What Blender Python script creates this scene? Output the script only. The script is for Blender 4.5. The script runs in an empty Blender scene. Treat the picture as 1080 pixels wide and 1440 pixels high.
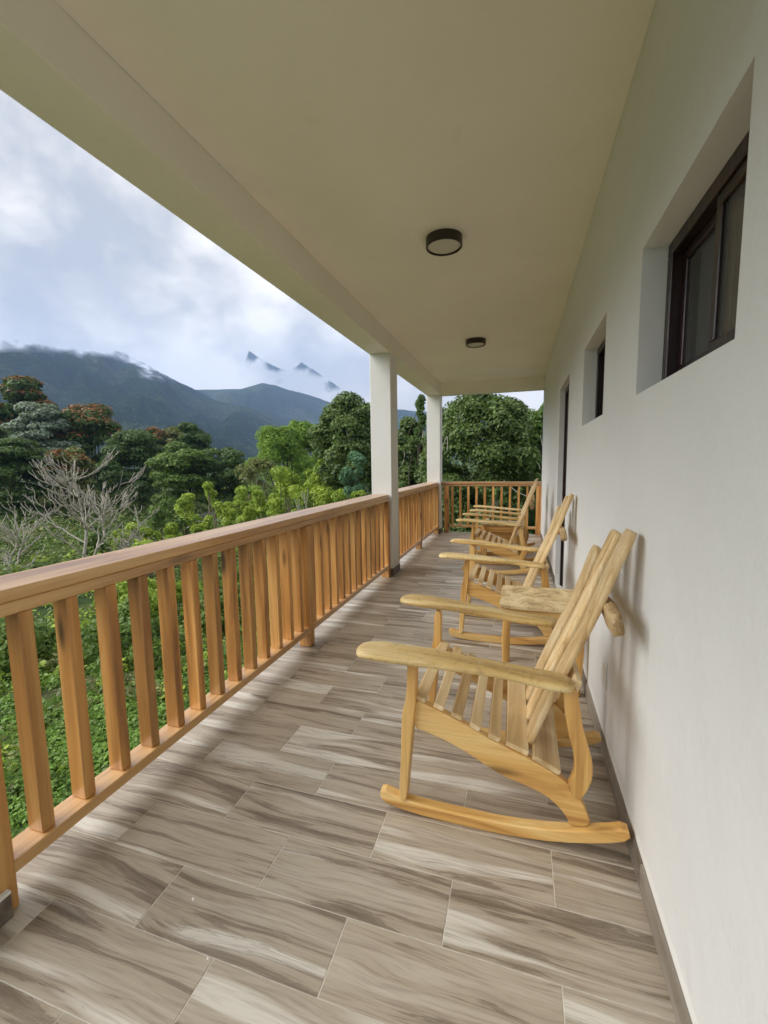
import bpy, bmesh, math, random
import numpy as np
from mathutils import Vector, Matrix, Euler

R_ = math.radians
scene = bpy.context.scene
coll = scene.collection
random.seed(7)

# ------------------------------------------------------------------ camera
cam_d = bpy.data.cameras.new('camera')
cam = bpy.data.objects.new('camera', cam_d)
coll.objects.link(cam)
YAW, PITCH, ROLL, EYE = 0.3027, -0.1104, -0.0150, 1.356
fw = Vector((-math.sin(YAW)*math.cos(PITCH), math.cos(YAW)*math.cos(PITCH), math.sin(PITCH)))
rt = Vector((math.cos(YAW), math.sin(YAW), 0))
up = rt.cross(fw)
r2 = math.cos(ROLL)*rt + math.sin(ROLL)*up
u2 = -math.sin(ROLL)*rt + math.cos(ROLL)*up
m3 = Matrix((r2, u2, -fw)).transposed()
cam.matrix_world = Matrix.Translation((0, 0, EYE)) @ m3.to_4x4()
cam_d.sensor_fit = 'HORIZONTAL'
cam_d.sensor_width = 36.0
cam_d.lens = 609.52/1080*36.0
cam_d.clip_start = 0.02
cam_d.clip_end = 30000
scene.camera = cam

# ------------------------------------------------------------------ sky, sun, exposure
SUN_EL, SUN_AZ = R_(33), R_(-118)          # azimuth measured from +Y towards +X
world = bpy.data.worlds.new('World')
scene.world = world
world.use_nodes = True
wt = world.node_tree
for n in list(wt.nodes): wt.nodes.remove(n)
def N(t, kind, **kw):
    n = t.nodes.new(kind)
    for k, v in kw.items():
        if k.startswith('i_'):
            key = k[2:]
            n.inputs[int(key) if key.isdigit() else key.replace('_', ' ')].default_value = v
        else: setattr(n, k, v)
    return n
wo = N(wt, 'ShaderNodeOutputWorld'); bg = N(wt, 'ShaderNodeBackground')
bg.inputs['Strength'].default_value = 0.055
sky = N(wt, 'ShaderNodeTexSky', sky_type='NISHITA', sun_disc=False, sun_elevation=SUN_EL, sun_rotation=SUN_AZ, altitude=500)
tc = N(wt, 'ShaderNodeTexCoord')
mp = N(wt, 'ShaderNodeMapping'); mp.inputs['Scale'].default_value = (1.0, 1.0, 1.35); mp.inputs['Location'].default_value = (0.35, 0.1, 0.0)
n1 = N(wt, 'ShaderNodeTexNoise', i_Scale=3.0, i_Detail=12.0, i_Roughness=0.58, i_Distortion=0.1)
n2 = N(wt, 'ShaderNodeTexNoise', i_Scale=1.3, i_Detail=4.0, i_Roughness=0.5)
cr = N(wt, 'ShaderNodeValToRGB')
e = cr.color_ramp.elements
e[0].position = 0.42; e[0].color = (1.85, 1.82, 1.82, 1)
e[1].position = 0.59; e[1].color = (4.3, 4.05, 3.7, 1)
q = e.new(0.48); q.color = (2.5, 2.38, 2.22, 1)
q = e.new(0.53); q.color = (3.2, 3.02, 2.76, 1)
cm = N(wt, 'ShaderNodeMapRange'); cm.inputs['From Min'].default_value = 0.28; cm.inputs['From Max'].default_value = 0.42
cm.inputs['To Min'].default_value = 0.80; cm.inputs['To Max'].default_value = 1.0
mx = N(wt, 'ShaderNodeMix', data_type='RGBA')
L = wt.links.new
L(tc.outputs['Generated'], mp.inputs['Vector']); L(mp.outputs[0], n1.inputs['Vector']); L(mp.outputs[0], n2.inputs['Vector'])
L(n1.outputs['Fac'], cr.inputs[0]); L(n2.outputs['Fac'], cm.inputs[0])
sz = N(wt, 'ShaderNodeSeparateXYZ'); L(tc.outputs['Generated'], sz.inputs[0])      # a whiter bank of cloud low over the horizon, all round
hb = N(wt, 'ShaderNodeMapRange', interpolation_type='SMOOTHSTEP'); L(sz.outputs[2], hb.inputs[0])
for k_, v_ in enumerate((0.10, 0.36, 0.40, 0.0)): hb.inputs[1+k_].default_value = v_
hm = N(wt, 'ShaderNodeMix', data_type='RGBA'); hm.inputs[7].default_value = (3.4, 3.2, 2.92, 1); L(hb.outputs[0], hm.inputs[0]); L(cr.outputs[0], hm.inputs[6])
sk = N(wt, 'ShaderNodeMix', data_type='RGBA', blend_type='MULTIPLY'); sk.inputs[0].default_value = 1.0; sk.inputs[7].default_value = (0.5, 0.5, 0.5, 1); L(sky.outputs[0], sk.inputs[6])
L(cm.outputs[0], mx.inputs[0]); L(sk.outputs[2], mx.inputs[6]); L(hm.outputs[2], mx.inputs[7])
L(mx.outputs[2], bg.inputs['Color']); L(bg.outputs[0], wo.inputs['Surface'])

sun_d = bpy.data.lights.new('sun', 'SUN'); sun_d.energy = 0.92; sun_d.angle = R_(55); sun_d.color = (1.0, 0.975, 0.94)
sun = bpy.data.objects.new('sun', sun_d); coll.objects.link(sun)
sdir = Vector((math.sin(SUN_AZ)*math.cos(SUN_EL), math.cos(SUN_AZ)*math.cos(SUN_EL), math.sin(SUN_EL)))
sun.rotation_euler = sdir.to_track_quat('Z', 'Y').to_euler()

vs = scene.view_settings
scene.display_settings.display_device = 'sRGB'
vs.view_transform = 'Standard'; vs.look = 'None'; vs.gamma = 1; vs.use_curve_mapping = False
vs.exposure = 2.72
scene.render.engine = 'CYCLES'
cy = scene.cycles
cy.use_denoising = True
cy.max_bounces = 10; cy.diffuse_bounces = 6; cy.glossy_bounces = 4; cy.transparent_max_bounces = 12; cy.volume_bounces = 1
cy.sample_clamp_indirect = 8.0

# ------------------------------------------------------------------ materials
def new_mat(name):
    m = bpy.data.materials.new(name); m.use_nodes = True
    t = m.node_tree
    for n in list(t.nodes): t.nodes.remove(n)
    o = N(t, 'ShaderNodeOutputMaterial'); b = N(t, 'ShaderNodeBsdfPrincipled')
    t.links.new(b.outputs[0], o.inputs[0])
    return m, t, b, o
def ramp(t, stops):
    r = N(t, 'ShaderNodeValToRGB'); el = r.color_ramp.elements
    el[0].position = stops[0][0]; el[0].color = (*stops[0][1], 1)
    el[1].position = stops[-1][0]; el[1].color = (*stops[-1][1], 1)
    for p, c in stops[1:-1]:
        x = el.new(p); x.color = (*c, 1)
    return r
def coords(t, scale, rnd=True):
    """object coordinates, shifted per object, scaled"""
    tc = N(t, 'ShaderNodeTexCoord'); mp = N(t, 'ShaderNodeMapping'); mp.inputs['Scale'].default_value = scale
    if rnd:
        oi = N(t, 'ShaderNodeObjectInfo'); v = N(t, 'ShaderNodeVectorMath', operation='SCALE'); v.inputs[0].default_value = (13.7, 29.1, 51.3)
        a = N(t, 'ShaderNodeVectorMath', operation='ADD')
        t.links.new(oi.outputs['Random'], v.inputs['Scale']); t.links.new(tc.outputs['Object'], a.inputs[0]); t.links.new(v.outputs[0], a.inputs[1])
        t.links.new(a.outputs[0], mp.inputs['Vector'])
    else: t.links.new(tc.outputs['Object'], mp.inputs['Vector'])
    return mp
def mix(t, f, a, b, mode='MIX'):
    m = N(t, 'ShaderNodeMix', data_type='RGBA', blend_type=mode)
    for inp, v in ((0, f), (6, a), (7, b)):
        if isinstance(v, (int, float)): m.inputs[inp].default_value = v
        elif isinstance(v, tuple): m.inputs[inp].default_value = (*v, 1)
        else: t.links.new(v, m.inputs[inp])
    return m.outputs[2]
def rng(t, v, a, b, c=0.0, d=1.0):
    m = N(t, 'ShaderNodeMapRange'); t.links.new(v, m.inputs[0])
    for k, x in enumerate((a, b, c, d)): m.inputs[1+k].default_value = x
    return m.outputs[0]
def bump(t, b, h, s, dist=0.01):
    n = N(t, 'ShaderNodeBump', i_Strength=s, i_Distance=dist); t.links.new(h, n.inputs['Height']); t.links.new(n.outputs[0], b.inputs['Normal'])

def wood(name, dark, mid, light, axis=0, rough=0.45, scale=1.0, knots=0.0, spec=0.4, fleck=0.0, tone=0.12, bstr=0.35, coat=0.0, aniso=1.1):
    m, t, b, o = new_mat(name)
    sc = [14.0*scale]*3; sc[axis] = aniso*scale
    mp = coords(t, tuple(sc))
    warp = N(t, 'ShaderNodeTexNoise', i_Scale=0.35, i_Detail=3.0, i_Roughness=0.5)
    t.links.new(mp.outputs[0], warp.inputs['Vector'])
    n = N(t, 'ShaderNodeTexNoise', i_Scale=1.0, i_Detail=6.0, i_Roughness=0.6, i_Distortion=1.2)
    t.links.new(mp.outputs[0], n.inputs['Vector'])
    wv = N(t, 'ShaderNodeMath', operation='MULTIPLY_ADD', i_1=9.0); t.links.new(warp.outputs['Fac'], wv.inputs[0]); t.links.new(n.outputs['Fac'], wv.inputs[2])
    fr = N(t, 'ShaderNodeMath', operation='PINGPONG', i_1=1.0); t.links.new(wv.outputs[0], fr.inputs[0])
    both = N(t, 'ShaderNodeMath', operation='MULTIPLY_ADD', i_1=0.35); t.links.new(fr.outputs[0], both.inputs[0]); 
    sm = N(t, 'ShaderNodeMath', operation='MULTIPLY', i_1=0.75); t.links.new(n.outputs['Fac'], sm.inputs[0]); t.links.new(sm.outputs[0], both.inputs[2])
    rp = ramp(t, [(0.30, dark), (0.52, mid), (0.78, light)]); t.links.new(both.outputs[0], rp.inputs[0])
    col = rp.outputs[0]
    sf = [95.0*scale]*3; sf[axis] = 3.0*scale
    mf = coords(t, tuple(sf)); nf = N(t, 'ShaderNodeTexNoise', i_Scale=1.0, i_Detail=3.0, i_Roughness=0.6); t.links.new(mf.outputs[0], nf.inputs['Vector'])
    col = mix(t, rng(t, nf.outputs['Fac'], 0.50, 0.72, 0, 0.40), col, dark)
    if knots > 0:
        ks = [9.0]*3; ks[axis] = 2.3
        mk = coords(t, tuple(ks)); vo = N(t, 'ShaderNodeTexVoronoi', i_Scale=0.8, i_Randomness=1.0); t.links.new(mk.outputs[0], vo.inputs['Vector'])
        kf = rng(t, vo.outputs['Distance'], 0.06, 0.17, knots, 0.0)
        col = mix(t, kf, col, tuple(c*0.28 for c in dark))
    if fleck > 0:
        mg = coords(t, (38, 38, 38)); ng = N(t, 'ShaderNodeTexNoise', i_Scale=1.0, i_Detail=5.0, i_Roughness=0.7, i_Distortion=0.8); t.links.new(mg.outputs[0], ng.inputs['Vector'])
        col = mix(t, rng(t, ng.outputs['Fac'], 0.55, 0.66, 0, fleck), col, tuple(c*0.45 for c in dark))
        col = mix(t, rng(t, ng.outputs['Fac'], 0.44, 0.34, 0, fleck), col, (0.66, 0.56, 0.38))
    oi = N(t, 'ShaderNodeObjectInfo'); hv = N(t, 'ShaderNodeHueSaturation')
    t.links.new(col, hv.inputs['Color']); t.links.new(rng(t, oi.outputs['Random'], 0, 1, 1-tone, 1+tone), hv.inputs['Value'])
    t.links.new(hv.outputs[0], b.inputs['Base Color'])
    b.inputs['Specular IOR Level'].default_value = spec; b.inputs['Coat Weight'].default_value = coat; b.inputs['Coat Roughness'].default_value = 0.36; b.inputs['Coat IOR'].default_value = 1.85
    t.links.new(rng(t, nf.outputs['Fac'], 0.3, 0.7, rough-0.08, rough+0.1), b.inputs['Roughness'])
    hs = N(t, 'ShaderNodeMath', operation='MULTIPLY_ADD', i_1=0.5); t.links.new(nf.outputs['Fac'], hs.inputs[0]); t.links.new(n.outputs['Fac'], hs.inputs[2])
    bump(t, b, hs.outputs[0], bstr, 0.004)
    return m
PD, PM, PL = (0.27, 0.115, 0.030), (0.49, 0.228, 0.058), (0.64, 0.355, 0.115)
rail_x = wood('rail_pine_x', PD, PM, PL, 0, 0.38, 0.8, 0.8, coat=1.0)
rail_y = wood('rail_pine_y_skylit', (0.36, 0.165, 0.048), (0.60, 0.32, 0.105), (0.76, 0.47, 0.19), 1, 0.38, 0.8, 0.6, coat=1.0)  # same pine made paler: sky light on the rail tops put into the colour
rail_z = wood('rail_pine_z', PD, PM, PL, 2, 0.40, 1.0, 0.95, tone=0.27, coat=0.35)
CD, CM, CL = (0.44, 0.215, 0.055), (0.70, 0.41, 0.120), (0.81, 0.57, 0.235)
chair_x = wood('chair_wood_x', CD, CM, CL, 0, 0.42, 1.0, 0.6, coat=0.2)
chair_y = wood('chair_wood_y', (0.46, 0.30, 0.13), (0.70, 0.52, 0.28), (0.80, 0.66, 0.42), 1, 0.5, 0.8, 0.2)
chair_z = wood('chair_wood_z', CD, CM, CL, 2, 0.42, 1.0, 0.6, coat=0.2)
chair_live = wood('chair_live_edge_z', (0.46, 0.29, 0.12), (0.72, 0.51, 0.25), (0.82, 0.66, 0.40), 2, 0.5, 0.9, 0.2, fleck=0.16, bstr=0.45)
chair_arm = wood('chair_arm_wood', (0.42, 0.26, 0.09), (0.68, 0.47, 0.18), (0.80, 0.64, 0.34), 0, 0.5, 0.9, 0.2, fleck=0.42, bstr=0.7)
chair_bark = wood('chair_bark_y', (0.20, 0.12, 0.05), (0.45, 0.29, 0.13), (0.62, 0.45, 0.23), 1, 0.65, 1.2, 0.2, fleck=0.7, bstr=1.0)
table_rough = wood('table_bark_flecked', (0.34, 0.235, 0.11), (0.60, 0.44, 0.22), (0.76, 0.61, 0.36), 0, 0.5, 0.9, 0.0, fleck=0.7, bstr=0.35, aniso=12.0)

def plaster(name, col, rough=0.75, bs=0.25, strip=False):
    m, t, b, o = new_mat(name)
    mp = coords(t, (1, 1, 1), rnd=False)
    a = N(t, 'ShaderNodeTexNoise', i_Scale=1.1, i_Detail=5.0, i_Roughness=0.55); t.links.new(mp.outputs[0], a.inputs['Vector'])
    f = N(t, 'ShaderNodeTexNoise', i_Scale=26.0, i_Detail=5.0, i_Roughness=0.65); t.links.new(mp.outputs[0], f.inputs['Vector'])
    c = mix(t, rng(t, a.outputs['Fac'], 0.35, 0.7), col, tuple(x*0.93 for x in col))
    c = mix(t, rng(t, f.outputs['Fac'], 0.6, 0.8, 0, 0.35), c, tuple(x*0.90 for x in col))
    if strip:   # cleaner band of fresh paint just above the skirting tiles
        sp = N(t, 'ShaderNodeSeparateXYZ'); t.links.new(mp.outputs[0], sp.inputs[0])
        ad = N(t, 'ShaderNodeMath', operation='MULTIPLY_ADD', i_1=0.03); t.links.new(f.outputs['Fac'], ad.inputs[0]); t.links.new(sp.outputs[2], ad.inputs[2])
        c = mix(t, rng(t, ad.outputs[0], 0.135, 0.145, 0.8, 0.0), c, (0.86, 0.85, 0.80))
    sm_ = N(t, 'ShaderNodeTexNoise', i_Scale=2.3, i_Detail=8.0, i_Roughness=0.75, i_Distortion=1.5); t.links.new(mp.outputs[0], sm_.inputs['Vector'])
    c = mix(t, rng(t, sm_.outputs['Fac'], 0.60, 0.70, 0, 0.5), c, tuple(x*0.87 for x in col))
    t.links.new(c, b.inputs['Base Color']); b.inputs['Roughness'].default_value = rough; b.inputs['Specular IOR Level'].default_value = 0.3
    w = N(t, 'ShaderNodeTexNoise', i_Scale=5.0, i_Detail=3.0); t.links.new(mp.outputs[0], w.inputs['Vector'])
    h = N(t, 'ShaderNodeMath', operation='MULTIPLY_ADD', i_1=3.0); t.links.new(w.outputs['Fac'], h.inputs[0]); t.links.new(f.outputs['Fac'], h.inputs[2])
    bump(t, b, h.outputs[0], bs, 0.008)
    return m
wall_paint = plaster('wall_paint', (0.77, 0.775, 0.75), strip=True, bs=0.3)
ceil_paint = plaster('ceiling_paint', (0.865, 0.825, 0.715), 0.6, 0.22)
col_paint = plaster('column_paint', (0.77, 0.77, 0.735), 0.6, 0.15)

def tile_mat():
    m, t, b, o = new_mat('wood_look_tile')
    mp = coords(t, (1, 1, 1))
    w = N(t, 'ShaderNodeMapping'); w.inputs['Scale'].default_value = (1.6, 5.5, 3)
    t.links.new(mp.outputs[0], w.inputs['Vector'])
    warp = N(t, 'ShaderNodeTexNoise', i_Scale=1.0, i_Detail=2.0, i_Roughness=0.45); t.links.new(w.outputs[0], warp.inputs['Vector'])
    sp = N(t, 'ShaderNodeSeparateXYZ'); t.links.new(mp.outputs[0], sp.inputs[0])
    yy = N(t, 'ShaderNodeMath', operation='MULTIPLY_ADD', i_1=0.10); t.links.new(warp.outputs['Fac'], yy.inputs[0]); t.links.new(sp.outputs[1], yy.inputs[2])
    cb = N(t, 'ShaderNodeCombineXYZ'); t.links.new(sp.outputs[0], cb.inputs[0]); t.links.new(yy.outputs[0], cb.inputs[1]); t.links.new(sp.outputs[2], cb.inputs[2])
    m1 = N(t, 'ShaderNodeMapping'); m1.inputs['Scale'].default_value = (1.2, 20, 5); t.links.new(cb.outputs[0], m1.inputs['Vector'])
    a = N(t, 'ShaderNodeTexNoise', i_Scale=1.0, i_Detail=9.0, i_Roughness=0.66, i_Distortion=0.5); t.links.new(m1.outputs[0], a.inputs['Vector'])
    m2 = N(t, 'ShaderNodeMapping'); m2.inputs['Scale'].default_value = (5, 120, 9); t.links.new(cb.outputs[0], m2.inputs['Vector'])
    g = N(t, 'ShaderNodeTexNoise', i_Scale=1.0, i_Detail=3.0, i_Roughness=0.6); t.links.new(m2.outputs[0], g.inputs['Vector'])
    m3_ = N(t, 'ShaderNodeMapping'); m3_.inputs['Scale'].default_value = (0.8, 9, 3); t.links.new(cb.outputs[0], m3_.inputs['Vector'])
    c = N(t, 'ShaderNodeTexNoise', i_Scale=1.0, i_Detail=2.0); t.links.new(m3_.outputs[0], c.inputs['Vector'])
    rp = ramp(t, [(0.29, (0.115, 0.085, 0.057)), (0.39, (0.225, 0.178, 0.127)), (0.47, (0.40, 0.335, 0.250)), (0.62, (0.475, 0.410, 0.320)), (0.80, (0.55, 0.49, 0.395))])
    t.links.new(a.outputs['Fac'], rp.inputs[0])
    col = mix(t, rng(t, c.outputs['Fac'], 0.575, 0.63, 0, 0.80), rp.outputs[0], (0.70, 0.66, 0.575))
    vn = N(t, 'ShaderNodeMath', operation='ABSOLUTE'); v1 = N(t, 'ShaderNodeMath', operation='SUBTRACT', i_1=0.43); t.links.new(a.outputs['Fac'], v1.inputs[0]); t.links.new(v1.outputs[0], vn.inputs[0])
    col = mix(t, rng(t, vn.outputs[0], 0.0, 0.016, 0.6, 0.0), col, (0.14, 0.105, 0.075))
    col = mix(t, rng(t, g.outputs['Fac'], 0.48, 0.70, 0, 0.42), col, (0.14, 0.095, 0.072))
    oi = N(t, 'ShaderNodeObjectInfo'); hv = N(t, 'ShaderNodeHueSaturation'); hv.inputs['Saturation'].default_value = 0.95
    t.links.new(col, hv.inputs['Color']); t.links.new(rng(t, oi.outputs['Random'], 0, 1, 0.93, 1.07), hv.inputs['Value'])
    t.links.new(hv.outputs[0], b.inputs['Base Color'])
    t.links.new(rng(t, g.outputs['Fac'], 0.3, 0.7, 0.27, 0.42), b.inputs['Roughness']); b.inputs['Specular IOR Level'].default_value = 0.5
    bump(t, b, a.outputs['Fac'], 0.08, 0.003)
    return m
tile = tile_mat()

def flat(name, col, rough=0.5, spec=0.4, metal=0.0, var=0.0, vs_=40.0):
    m, t, b, o = new_mat(name)
    mp = coords(t, (1, 1, 1), rnd=False); n = N(t, 'ShaderNodeTexNoise', i_Scale=vs_, i_Detail=4.0); t.links.new(mp.outputs[0], n.inputs['Vector'])
    t.links.new(mix(t, rng(t, n.outputs['Fac'], 0.35, 0.7), tuple(c*(1-var) for c in col), tuple(min(1, c*(1+var)) for c in col)), b.inputs['Base Color'])
    b.inputs['Roughness'].default_value = rough; b.inputs['Specular IOR Level'].default_value = spec; b.inputs['Metallic'].default_value = metal
    return m
grout = flat('grout', (0.62, 0.58, 0.50), 0.8, 0.2, var=0.12)
concrete = flat('concrete', (0.36, 0.35, 0.32), 0.85, 0.2, var=0.15, vs_=9)
bronze = flat('dark_bronze_metal', (0.045, 0.036, 0.028), 0.4, 0.5, 0.4, var=0.2)
diffuser = flat('frosted_diffuser', (0.55, 0.53, 0.44), 0.45, 0.4)
frame_brown = wood('mahogany_frame', (0.007, 0.004, 0.003), (0.018, 0.008, 0.006), (0.034, 0.014, 0.010), 2, 0.35, 1.0, spec=0.5, bstr=0.1)
frame_tan = wood('tan_mullion', (0.12, 0.07, 0.035), (0.20, 0.12, 0.06), (0.27, 0.17, 0.09), 2, 0.4, 1.0, bstr=0.1)
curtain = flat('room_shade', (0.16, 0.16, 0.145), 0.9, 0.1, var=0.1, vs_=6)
plastic = flat('white_plastic', (0.84, 0.84, 0.80), 0.4, 0.5)
chrome = flat('brushed_metal', (0.5, 0.5, 0.48), 0.3, 0.5, 1.0)
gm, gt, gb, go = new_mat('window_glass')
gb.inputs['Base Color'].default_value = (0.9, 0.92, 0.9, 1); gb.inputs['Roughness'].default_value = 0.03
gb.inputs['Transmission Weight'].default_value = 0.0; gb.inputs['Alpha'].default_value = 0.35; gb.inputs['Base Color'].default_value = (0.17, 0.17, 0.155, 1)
glass = gm

def leafmat(name, c1, c2, rough=0.5, trans=0.30, gs=0.35):
    m, t, b, o = new_mat(name)
    ge = N(t, 'ShaderNodeNewGeometry'); mp = coords(t, (1, 1, 1)); n = N(t, 'ShaderNodeTexNoise', i_Scale=gs*2, i_Detail=3.0); t.links.new(mp.outputs[0], n.inputs['Vector'])
    ad = N(t, 'ShaderNodeMath', operation='MULTIPLY_ADD', i_1=0.55); t.links.new(ge.outputs['Random Per Island'], ad.inputs[0])
    t.links.new(rng(t, n.outputs['Fac'], 0.35, 0.65, 0, 0.45), ad.inputs[2])
    col = mix(t, ad.outputs[0], c1, c2)
    t.links.new(col, b.inputs['Base Color']); b.inputs['Roughness'].default_value = rough; b.inputs['Specular IOR Level'].default_value = 0.35
    tr = N(t, 'ShaderNodeBsdfTranslucent'); t.links.new(mix(t, 0.5, col, (0.22, 0.30, 0.04)), tr.inputs['Color'])
    ms = N(t, 'ShaderNodeMixShader'); ms.inputs[0].default_value = trans
    t.links.new(b.outputs[0], ms.inputs[1]); t.links.new(tr.outputs[0], ms.inputs[2]); t.links.new(ms.outputs[0], o.inputs[0])
    return m
LM = {
 'dark': leafmat('leaf_dark', (0.030, 0.074, 0.020), (0.145, 0.228, 0.055)),
 'mid': leafmat('leaf_mid', (0.055, 0.125, 0.022), (0.228, 0.338, 0.069)),
 'light': leafmat('leaf_yellow_green', (0.17, 0.29, 0.030), (0.580, 0.718, 0.103), trans=0.4),
 'bamboo': leafmat('leaf_bamboo', (0.09, 0.20, 0.028), (0.373, 0.552, 0.076), trans=0.4),
 'silver': leafmat('leaf_silver', (0.050, 0.095, 0.050), (0.455, 0.538, 0.400)),
 'olive': leafmat('leaf_olive', (0.060, 0.085, 0.024), (0.345, 0.359, 0.117)),
 'dense': leafmat('leaf_dense', (0.032, 0.072, 0.018), (0.207, 0.297, 0.083)),
 'denselight': leafmat('leaf_dense_light', (0.040, 0.105, 0.020), (0.248, 0.386, 0.083)),
 'blue': leafmat('leaf_bluegreen', (0.05, 0.12, 0.06), (0.221, 0.414, 0.221)),
 'orange': leafmat('orange_blossom', (0.17, 0.060, 0.022), (0.38, 0.150, 0.050), trans=0.2),
 'grass': leafmat('grass_leaf', (0.090, 0.195, 0.028), (0.330, 0.540, 0.100), trans=0.35),
 'dry': leafmat('dry_leaf', (0.16, 0.12, 0.06), (0.442, 0.359, 0.193), trans=0.15),
 'far': leafmat('leaf_far', (0.035, 0.075, 0.025), (0.152, 0.221, 0.069)),
}
bark = flat('bark', (0.10, 0.080, 0.060), 0.9, 0.15, var=0.35, vs_=14)
palebark = flat('pale_dead_wood', (0.47, 0.43, 0.36), 0.85, 0.15, var=0.25, vs_=9)
greenbark = flat('young_stem', (0.17, 0.15, 0.085), 0.8, 0.2, var=0.25, vs_=9)
rock_m = flat('pale_rock', (0.33, 0.33, 0.32), 0.9, 0.2, var=0.35, vs_=3)
soil, st_, sb_, so_ = new_mat('soil')
mp = coords(st_, (1, 1, 1), rnd=False)
a_ = N(st_, 'ShaderNodeTexNoise', i_Scale=0.35, i_Detail=8.0, i_Roughness=0.65); st_.links.new(mp.outputs[0], a_.inputs['Vector'])
r_ = ramp(st_, [(0.35, (0.035, 0.060, 0.018)), (0.5, (0.055, 0.085, 0.028)), (0.60, (0.10, 0.095, 0.045)), (0.70, (0.145, 0.11, 0.07))]); st_.links.new(a_.outputs['Fac'], r_.inputs[0])
st_.links.new(r_.outputs[0], sb_.inputs['Base Color']); sb_.inputs['Roughness'].default_value = 0.95; sb_.inputs['Specular IOR Level'].default_value = 0.1
bump(st_, sb_, a_.outputs['Fac'], 0.6, 0.2)

def mountain_mat(name):
    m, t, b, o = new_mat(name)
    mp = coords(t, (0.001, 0.001, 0.001), rnd=False)
    big = N(t, 'ShaderNodeTexNoise', i_Scale=2.2, i_Detail=8.0, i_Roughness=0.62); t.links.new(mp.outputs[0], big.inputs['Vector'])
    fine = N(t, 'ShaderNodeTexNoise', i_Scale=60.0, i_Detail=6.0, i_Roughness=0.75); t.links.new(mp.outputs[0], fine.inputs['Vector'])
    c = ramp(t, [(0.40, (0.016, 0.038, 0.018)), (0.50, (0.032, 0.065, 0.024)), (0.56, (0.085, 0.115, 0.040)), (0.66, (0.15, 0.155, 0.075))]); t.links.new(big.outputs['Fac'], c.inputs[0])
    col = mix(t, rng(t, fine.outputs['Fac'], 0.44, 0.56, 0.85, 0.0), c.outputs[0], (0.008, 0.022, 0.008))
    sp = N(t, 'ShaderNodeSeparateXYZ'); t.links.new(mp.outputs[0], sp.inputs[0])
    vo = N(t, 'ShaderNodeTexVoronoi', i_Scale=46.0); t.links.new(mp.outputs[0], vo.inputs['Vector'])   # far farm plots and roofs low on the slope
    low = rng(t, sp.outputs[2], 0.06, 0.42, 1.0, 0.0)
    dots = N(t, 'ShaderNodeMath', operation='MULTIPLY'); t.links.new(rng(t, vo.outputs['Distance'], 0.10, 0.17, 0.8, 0.0), dots.inputs[0]); t.links.new(low, dots.inputs[1])
    col = mix(t, dots.outputs[0], col, (0.30, 0.29, 0.22))
    t.links.new(col, b.inputs['Base Color']); b.inputs['Roughness'].default_value = 1.0; b.inputs['Specular IOR Level'].default_value = 0.0
    bump(t, b, fine.outputs['Fac'], 1.0, 30.0)
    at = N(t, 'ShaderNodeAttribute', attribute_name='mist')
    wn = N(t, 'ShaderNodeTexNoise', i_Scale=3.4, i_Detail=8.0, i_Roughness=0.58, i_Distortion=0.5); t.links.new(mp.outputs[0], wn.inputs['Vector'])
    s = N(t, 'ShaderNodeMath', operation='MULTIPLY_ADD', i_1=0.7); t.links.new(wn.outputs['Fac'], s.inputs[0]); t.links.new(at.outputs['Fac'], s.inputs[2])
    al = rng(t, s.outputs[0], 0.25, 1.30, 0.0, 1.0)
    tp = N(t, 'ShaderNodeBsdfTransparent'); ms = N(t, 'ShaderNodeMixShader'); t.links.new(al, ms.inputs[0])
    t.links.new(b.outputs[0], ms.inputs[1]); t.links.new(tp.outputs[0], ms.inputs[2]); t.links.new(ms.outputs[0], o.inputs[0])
    return m
mount_m = mountain_mat('forested_slope')

# ------------------------------------------------------------------ helpers
def tag(o, label=None, cat=None, group=None, kind=None):
    if label: o['label'] = label
    if cat: o['category'] = cat
    if group: o['group'] = group
    if kind: o['kind'] = kind
    return o
def thing(name, label, cat, loc=(0, 0, 0), group=None, rz=0.0):
    o = bpy.data.objects.new(name, None); coll.objects.link(o); o.location = loc; o.rotation_euler = (0, 0, rz); o.empty_display_size = 0.1
    return tag(o, label, cat, group)
def link(name, me, mat, parent=None, loc=None, rot=None, smooth=False):
    o = bpy.data.objects.new(name, me); coll.objects.link(o)
    if mat is not None and len(me.materials) == 0: me.materials.append(mat)
    if parent is not None: o.parent = parent
    if loc is not None: o.location = loc
    if rot is not None: o.rotation_euler = rot
    if smooth:
        me.shade_smooth()
    return o
def from_bm(name, bm):
    me = bpy.data.meshes.new(name); bmesh.ops.recalc_face_normals(bm, faces=bm.faces); bm.to_mesh(me); bm.free(); return me
def box_mesh(name, sx, sy, sz, bev=0.0, center=(0, 0, 0)):
    bm = bmesh.new(); bmesh.ops.create_cube(bm, size=1.0)
    for v in bm.verts: v.co = Vector((v.co.x*sx+center[0], v.co.y*sy+center[1], v.co.z*sz+center[2]))
    if bev > 0: bmesh.ops.bevel(bm, geom=list(bm.edges), offset=bev, segments=1, affect='EDGES', profile=0.5)
    return from_bm(name, bm)
def box(name, x0, x1, y0, y1, z0, z1, mat, parent=None, bev=0.0, base=(0, 0, 0)):
    """box given by its extents in world (or the parent's) axes; its origin sits at its own centre"""
    me = box_mesh(name, x1-x0, y1-y0, z1-z0, bev)
    return link(name, me, mat, parent, ((x0+x1)/2-base[0], (y0+y1)/2-base[1], (z0+z1)/2-base[2]))
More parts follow.
